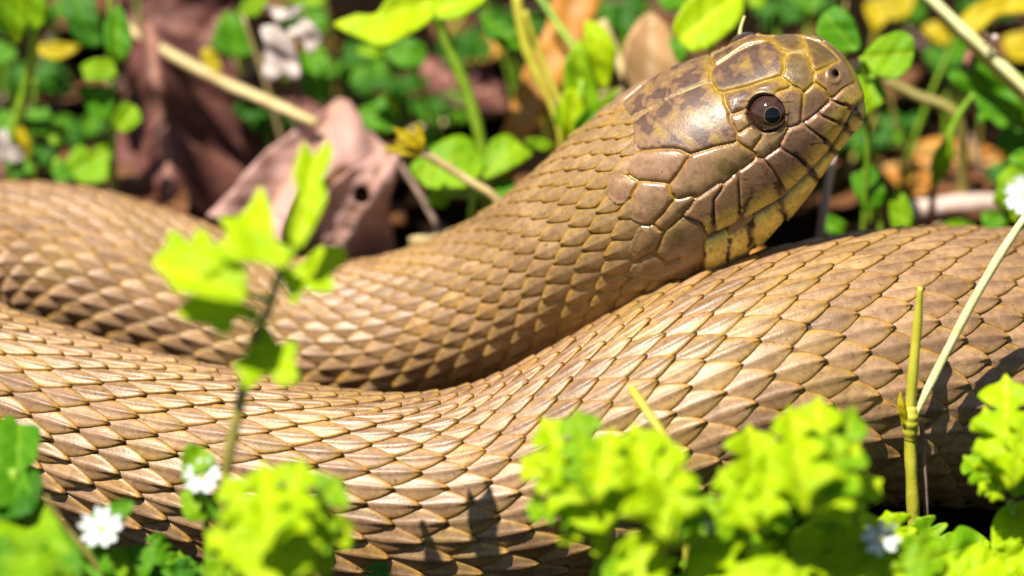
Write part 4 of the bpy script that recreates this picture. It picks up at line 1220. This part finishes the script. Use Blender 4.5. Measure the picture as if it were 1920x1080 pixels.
# small things between
o = leaf('fallen_leaf', [(376,97),(394,90),(413,118),(412,137),(385,127)], 7.6, 'yellow', ky=-.6); tag(o, 'tiny mustard-yellow leaf resting on the straw stalk', 'leaf')
t_ = plant('leafy_plant', 'dark green plant between the mauve leaf and the withered petals', 'plant', (440, 170, 8.4))
leaf('leaf', [(396,78),(418,27),(440,25),(462,53),(473,100),(444,109),(409,94)], 8.0, 'green', t_, ky=-.6)
leaf('leaf', [(444,27),(471,-12),(509,-12),(482,28)], 8.0, 'bright', t_, ky=-.6)
stem('stem', [(440, 60, 8.15), (450, 110, 8.3), (455, 170, 8.4)], .04, 'stem', t_, True)
t_ = plant('withered_flower', 'hanging withered white-pink petals on a thin stem', 'flower', (540, 260, 7.6))
for pts, Y_ in (([(489,53),(512,46),(533,50),(551,89),(562,140),(548,150),(530,138),(510,152),(493,150),(497,89)], 7.2), ([(538,58),(573,36),(604,67),(582,103),(569,80)], 7.3), ([(496,12),(535,18),(570,12),(548,30),(524,38)], 7.4)):
    leaf('petal', pts, Y_, 'pale', t_, ky=-.4, ruffle=.12)
stem('stem', [(515, 30, 7.4), (530, 52, 7.35), (550, 60, 7.5), (562, 120, 7.6), (556, 240, 7.6)], [.03, .03, .035, .04], 'twig', t_, True)
t_ = plant('leafy_plant', 'green plant directly behind the withered petals above the pink leaf', 'plant', (600, 260, 8.0))
for pts, Y_, m_ in (([(556,107),(600,86),(624,133),(618,187),(591,193),(560,156)], 7.7, 'green'), ([(575,20),(610,25),(615,60),(590,60)], 8.0, 'green'), ([(640,130),(680,112),(690,140),(660,160)], 8.2, 'green'), ([(540,-12),(620,-12),(600,10),(560,8)], 8.3, 'bright'),
      ([(640,80),(690,78),(720,98),(690,118),(650,110)], 8.4, 'deep')):
    leaf('leaf', pts, Y_, m_, t_, ky=-.7)
stem('stem', [(600, 80, 8.0), (606, 140, 7.9), (605, 260, 8.0)], .045, 'stem', t_, True)

# tall plant top centre
t_ = plant('tall_leafy_plant', 'tall green stem carrying two broad bright leaves above the nape', 'plant', (911, 320, 6.2))
stem('stem', [(818, 28, 6.6), (832, 62, 6.6), (852, 110, 6.5), (884, 196, 6.35), (905, 280, 6.2), (912, 330, 6.15)], [.075, .085, .09, .085, .085, .08], 'stem', t_, True)
leaf('leaf', [(625,46),(667,27),(705,25),(733,-10),(780,-25),(812,-6),(816,27),(778,58),(720,86),(680,73)], 6.5, 'lime', t_, ky=-.9, axis=((630,45),(815,0)))
leaf('leaf', [(816,-10),(860,-25),(915,-12),(884,22),(849,37),(820,31)], 6.5, 'lime', t_, ky=-.9)
leaf('leaf', [(720,98),(745,78),(769,71),(800,89),(791,120),(751,125)], 7.6, 'green', t_, ky=-.8)
leaf('leaf', [(670,88),(700,84),(720,98),(700,108),(675,102)], 7.4, 'bright', t_, ky=-.8)
t_ = plant('round_leaf_plant', 'low plant with glossy rounded bright leaves nestled behind the neck', 'plant', (880, 380, 5.4))
for pts, Y_, m_ in (([(769,311),(809,276),(840,258),(865,253),(889,267),(908,311),(876,352),(813,358),(778,331)], 5.6, 'bright'), ([(905,331),(918,267),(951,251),(975,268),(998,289),(956,317),(922,333)], 5.7, 'bright'), ([(806,356),(849,360),(833,388),(804,380)], 5.5, 'bright'), ([(920,350),(960,330),(965,360),(935,380)], 5.5, 'green')):
    leaf('leaf', pts, Y_, m_, t_, ky=-1.0, cup=.12)
    cc = np.mean(pts, 0); link_petiole(t_, cc, Y_ + .08, (890, 372, 5.45), .035)
stem('stem', [(893, 330, 5.6), (890, 360, 5.5), (885, 390, 5.4)], .05, 'stem', t_, True)
t_ = plant('leafy_plant', 'small bright leaves peeking over the top of the pink dead leaf', 'plant', (715, 280, 7.2))
leaf('leaf', [(671,206),(700,192),(724,177),(752,209),(738,245),(689,241)], 6.9, 'green', t_, ky=-.8)
leaf('leaf', [(720,180),(738,182),(750,205),(735,215)], 6.8, 'bright', t_, ky=-.5)
leaf('leaf', [(785,245),(815,240),(822,262),(800,275)], 6.6, 'green', t_, ky=-.8)
stem('stem', [(712, 225, 7.0), (716, 255, 7.1), (722, 290, 7.2)], .04, 'stem', t_, True)
# dry forked bud
t_ = plant('broken_bud', 'broken yellow bud stalk with splayed tips beside the pink dead leaf', 'stalk', (925, 375, 4.9))
stem('stalk', [(790, 284, 5.0), (830, 308, 5.0), (880, 340, 4.95), (932, 376, 4.85)], [.07, .06, .065, .07], 'straw', t_, (.2, .1))
for a_, b_ in (((792,285),(735,238)), ((792,285),(782,230)), ((795,287),(714,278)), ((790,284),(757,240)), ((792,286),(740,262))):
    leaf('husk', ovate(a_[0], a_[1], math.hypot(b_[0]-a_[0], b_[1]-a_[1]), 17, math.degrees(math.atan2(a_[1]-b_[1], b_[0]-a_[0]))), 4.95, 'yellow', t_, ky=-.3, thick=.03)
# yellow stems + leaf cluster
o = stem('yellow_stalk', [(968, -12, 6.9), (984, 80, 6.6), (1005, 135, 6.4), (1030, 188, 6.2), (1052, 262, 6.0)], [.075, .085, .05, .055, .055], 'ystem', None, (0, 0)); tag(o, 'thick yellow stalk with a bent joint in front of the orange blade', 'stalk')
o = stem('yellow_stalk', [(984, 20, 6.6), (1012, 100, 6.4), (1045, 180, 6.1), (1075, 235, 5.9)], [.04, .05, .055, .05], 'ystem', None, (.1, 0)); tag(o, 'slim yellow-green stalk curving down into the pointed leaf cluster', 'stalk')
o = leaf('green_leaf', [(902,27),(925,30),(947,40),(978,71),(974,97),(938,85),(911,62)], 7.0, 'green', ky=-.7); tag(o, 'single green pointed leaf touching the thick yellow stalk', 'leaf')
t_ = plant('pointed_leaf_plant', 'cluster of upright pointed lime leaves rising behind the nape', 'plant', (1090, 290, 5.6))
for pts, Y_, m_ in (([(1098,38),(1133,53),(1157,98),(1135,172),(1111,135),(1096,89)], 6.3, 'lime'), ([(1058,122),(1089,74),(1107,133),(1126,196),(1095,243),(1062,200)], 6.0, 'bright'), ([(1052,252),(1056,178),(1080,167),(1095,213),(1070,262)], 5.7, 'lime'), ([(1108,218),(1130,186),(1162,162),(1140,196),(1116,225)], 5.7, 'bright'), ([(985,262),(1012,258),(1042,272),(1030,284),(1000,278)], 5.7, 'bright'), ([(1075,235),(1100,205),(1125,215),(1105,255)], 5.6, 'green'), ([(1040,225),(1050,190),(1062,210),(1058,245)], 5.8, 'bright')):
    leaf('leaf', pts, Y_, m_, t_, ky=-.35)
stem('stem', [(1092, 150, 6.1), (1085, 220, 5.8), (1080, 290, 5.6)], .05, 'stem', t_, True)
# behind the crown of the head
t_ = plant('leafy_plant', 'bright leaves spreading right behind the crown of the head', 'plant', (1330, 130, 6.4))
for pts, Y_, m_ in (([(1262,52),(1285,5),(1330,-25),(1392,-20),(1390,35),(1345,78),(1300,98),(1272,72)], 6.0, 'lime'), ([(1225,-20),(1280,-25),(1285,10),(1250,20)], 7.2, 'green'), ([(1150,10),(1190,4),(1198,50),(1165,70),(1145,40)], 8.2, 'deep'), ([(1400,-20),(1440,-18),(1430,15),(1405,10)], 7.5, 'bright'),([(1255,75),(1275,70),(1290,100),(1270,115)], 6.3, 'green')):
    leaf('leaf', pts, Y_, m_, t_, ky=-.8)
stem('stem', [(1330, 40, 6.2), (1335, 90, 6.3), (1335, 150, 6.4)], .05, 'stem', t_, True)
# clover beyond the snout
t_ = plant('clover_plant', 'three-lobed clover leaf spread behind the tip of the snout', 'clover', (1625, 230, 5.2))
for pts in ([(1533,67),(1538,31),(1569,11),(1600,34),(1614,89),(1578,97)], [(1618,104),(1649,71),(1689,58),(1715,76),(1708,124),(1676,149),(1640,138)], [(1616,112),(1645,145),(1662,178),(1646,204),(1610,216),(1600,160)]):
    c_ = np.mean(pts, 0); leaf('leaflet', pts, 5.2 + (0.3 if c_[1] < 90 else 0), 'green' if c_[1] < 70 else 'bright', t_, ky=-.8, cup=.15, axis=((1616, 108), tuple(2 * c_ - np.array([1616, 108]))))
stem('stem', [(1616, 108, 5.25), (1622, 150, 5.3), (1628, 240, 5.2)], .04, 'stem', t_, True)
# right side
t_ = plant('leafy_plant', 'yellow-green leaves under the pale slanting stalk at the clearing edge', 'plant', (1840, 90, 8.4))
for pts, Y_, m_ in (([(1798,38),(1827,9),(1880,-12),(1935,-15),(1935,22),(1871,28),(1822,70)], 7.6, 'yellow'), ([(1729,54),(1756,39),(1784,71),(1764,83)], 8.4, 'yellow'), ([(1660,-15),(1720,-15),(1700,30),(1650,35)], 9.0, 'yellow'), ([(1880,70),(1930,60),(1935,110),(1895,110)], 8.6, 'yellow'), ([(1620,10),(1650,0),(1665,35),(1640,60)], 8.4, 'yellow')):
    leaf('leaf', pts, Y_, m_, t_, ky=-.9)
stem('stem', [(1830, 45, 7.9), (1838, 90, 8.2), (1845, 130, 8.4)], .04, 'brownstem', t_, True)
t_ = plant('bud_plant', 'plant with a hanging green bud on a red stem and toothed leaves', 'plant', (1744, 450, 5.9))
leaf('leaf', [(1778,138),(1806,128),(1827,130),(1844,109),(1871,129),(1900,132),(1935,156),(1935,252),(1905,232),(1880,242),(1855,222),(1836,231),(1832,195),(1820,178),(1800,171)], 6.1, 'green', t_, ky=-.6, ruffle=.07)
leaf('leaf', [(1868,270),(1885,240),(1915,245),(1930,280),(1900,300)], 6.4, 'green', t_, ky=-.6)
stem('stem', [(1826, 176, 5.9), (1802, 209, 5.85), (1786, 240, 5.8), (1777, 270, 5.75)], [.035, .045, .05, .055], 'stem', t_)
Vb, Fb = tube_mesh(np.array([at(1780, 258, 5.75), at(1774, 280, 5.73), at(1766, 305, 5.72), at(1757, 332, 5.74), at(1748, 352, 5.76)]), np.array([.05, .13, .155, .09, .03]), 14)
mesh_obj('bud', Vb, Fb, M['bright'], t_)
stem('red_stem', [(1752, 345, 5.78), (1748, 385, 5.8), (1742, 435, 5.85)], [.05, .06, .065], 'redstem', t_, True)
stem('red_stem', [(1830, 78, 6.6), (1815, 110, 6.5), (1804, 150, 6.4)], [.05, .06, .06], 'redstem', t_)
t_ = plant('leafy_plant', 'small bright leaves between the pale stick and the thick coil', 'plant', (1650, 440, 5.2))
for pts, Y_, m_ in (([(1596,329),(1615,320),(1631,305),(1660,347),(1653,388),(1622,392),(1604,364)], 5.3, 'green'), ([(1667,380),(1684,349),(1709,387),(1708,424),(1676,430)], 5.2, 'bright'), ([(1552,402),(1587,418),(1578,438),(1550,434)], 5.0, 'green'), ([(1770,420),(1800,412),(1830,425),(1800,440)], 5.4, 'bright')):
    leaf('leaf', pts, Y_, m_, t_, ky=-.6)
stem('stem', [(1640, 370, 5.3), (1648, 410, 5.25), (1652, 450, 5.2)], .04, 'stem', t_, True)
t_ = blossom_plant('starry white flower with narrow petals and toothed leaf beyond the thick coil', 1922, 366, 4.6, 40,
    [([(1862,378),(1872,350),(1868,335),(1885,318),(1935,287),(1945,424),(1905,418),(1889,400)], .35, 'bright', dict(ky=-.5)), ([(1840,400),(1870,395),(1890,420),(1850,432)], .5, 'green', dict(ky=-.8)), ([(1890,300),(1912,280),(1935,285),(1930,320)], .6, 'green', dict(ky=-.6))], 14, (-.35, -.8, .5))

# ---- filling growth and litter beyond
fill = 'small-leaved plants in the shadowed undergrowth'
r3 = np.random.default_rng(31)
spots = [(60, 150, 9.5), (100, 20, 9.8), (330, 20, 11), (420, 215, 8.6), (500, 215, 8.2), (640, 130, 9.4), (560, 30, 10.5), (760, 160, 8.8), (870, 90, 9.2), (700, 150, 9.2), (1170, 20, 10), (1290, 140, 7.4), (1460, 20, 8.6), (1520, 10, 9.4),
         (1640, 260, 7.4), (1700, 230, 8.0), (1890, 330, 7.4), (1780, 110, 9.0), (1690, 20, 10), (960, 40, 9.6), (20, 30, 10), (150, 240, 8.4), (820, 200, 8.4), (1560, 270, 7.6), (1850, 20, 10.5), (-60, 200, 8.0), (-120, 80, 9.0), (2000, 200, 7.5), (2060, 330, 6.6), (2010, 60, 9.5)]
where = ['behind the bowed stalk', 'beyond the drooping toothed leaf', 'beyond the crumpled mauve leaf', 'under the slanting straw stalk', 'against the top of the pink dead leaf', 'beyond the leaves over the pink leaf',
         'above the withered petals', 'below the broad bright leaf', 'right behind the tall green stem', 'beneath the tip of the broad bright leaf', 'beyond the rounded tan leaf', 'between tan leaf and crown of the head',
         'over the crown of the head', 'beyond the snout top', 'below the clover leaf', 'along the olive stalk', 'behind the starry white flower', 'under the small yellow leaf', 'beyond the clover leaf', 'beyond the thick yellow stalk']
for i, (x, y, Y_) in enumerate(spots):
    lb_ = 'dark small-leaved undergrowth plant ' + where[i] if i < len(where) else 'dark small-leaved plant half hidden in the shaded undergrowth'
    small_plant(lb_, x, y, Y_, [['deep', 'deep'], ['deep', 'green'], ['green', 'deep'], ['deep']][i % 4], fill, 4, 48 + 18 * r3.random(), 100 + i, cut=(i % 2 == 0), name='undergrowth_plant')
lit = 'dead leaves littering the soil'
for i in range(90):
    x = r3.uniform(-350, 2250); Y_ = r3.uniform(5.2, 13.5)
    # lie on the ground: find the pixel row of the ground there
    X_ = at(x, 300, Y_)[0]; z_ = gz(X_, Y_) + .28; q_ = to_px(np.array([[X_, Y_, z_]]))[0]
    L_ = r3.uniform(120, 260); m_ = ['brown', 'purple', 'brown', 'brown', 'purple', 'orange', 'brown', 'brown', 'tanleaf', 'brown'][i % 10]
    an = r3.uniform(0, 360)
    pts = ovate(q_[0], q_[1], L_, L_ * .5, an, .8)
    pts = [(a_, q_[1] + (b_ - q_[1]) * .55) for a_, b_ in pts]
    o = leaf('litter_leaf', pts, Y_, m_, ky=-1.75, kx=r3.uniform(-.1, .1), curl=r3.uniform(-.3, .5), ruffle=.09, seed=i, thick=.025)
    kind_ = {'brown': 'dark brown', 'purple': 'purplish', 'orange': 'rusty orange', 'tanleaf': 'pale tan'}[m_]
    tag(o, kind_ + ' dry leaf lying flat in the litter on the shaded soil', 'dead leaf', kind_ + ' ' + lit)
tw = 'thin twigs lying in the leaf litter'
for i in range(16):
    X_ = r3.uniform(-9, 9); Y_ = r3.uniform(6, 12); an = r3.uniform(0, 3.14); L_ = r3.uniform(1.2, 3)
    P_ = []
    for t in np.linspace(-1, 1, 5):
        x_ = X_ + math.cos(an) * L_ * t; y_ = Y_ + math.sin(an) * L_ * t * .6
        P_.append((x_, y_, gz(x_, y_) + .12 + .15 * r3.random()))
    V, F = tube_mesh(np.array(P_), np.full(5, r3.uniform(.03, .07)), 7)
    o = mesh_obj('litter_twig', V, F, M[['twig', 'straw', 'twig', 'brownstem'][i % 4]], None, True, P_[0])
    tag(o, 'thin dry twig lying in the leaf litter behind the snake', 'twig', tw)
gs = 'thin upright stems in the background growth'
for i in range(26):
    x = r3.uniform(-40, 1980); Y_ = r3.uniform(7.0, 10.5); h_ = r3.uniform(1.2, 3.2); X_ = at(x, 200, Y_)[0]; g0 = gz(X_, Y_)
    dx = r3.uniform(-.9, .9)
    P_ = np.array([(X_ + dx, Y_ + .2, g0 + h_), (X_ + dx * .45, Y_ + .05, g0 + h_ * .6), (X_ + dx * .1, Y_, g0 + h_ * .25), (X_, Y_, g0 - .1)])
    mk = ['stem', 'brownstem', 'straw', 'stem', 'redstem', 'ystem'][i % 6]
    V, F = tube_mesh(P_, np.array([.02, .035, .04, .045]), 7)
    o = mesh_obj('thin_stem', V, F, M[mk], None, True, P_[-1])
    cn = {'stem': 'green', 'brownstem': 'olive', 'straw': 'straw-coloured', 'redstem': 'reddish', 'ystem': 'yellowish'}[mk]
    tag(o, 'thin bare ' + cn + ' stem standing in the background growth', 'stem', cn + ' ' + gs)
for o in bpy.data.objects:
    if '_o' in o: del o['_o']
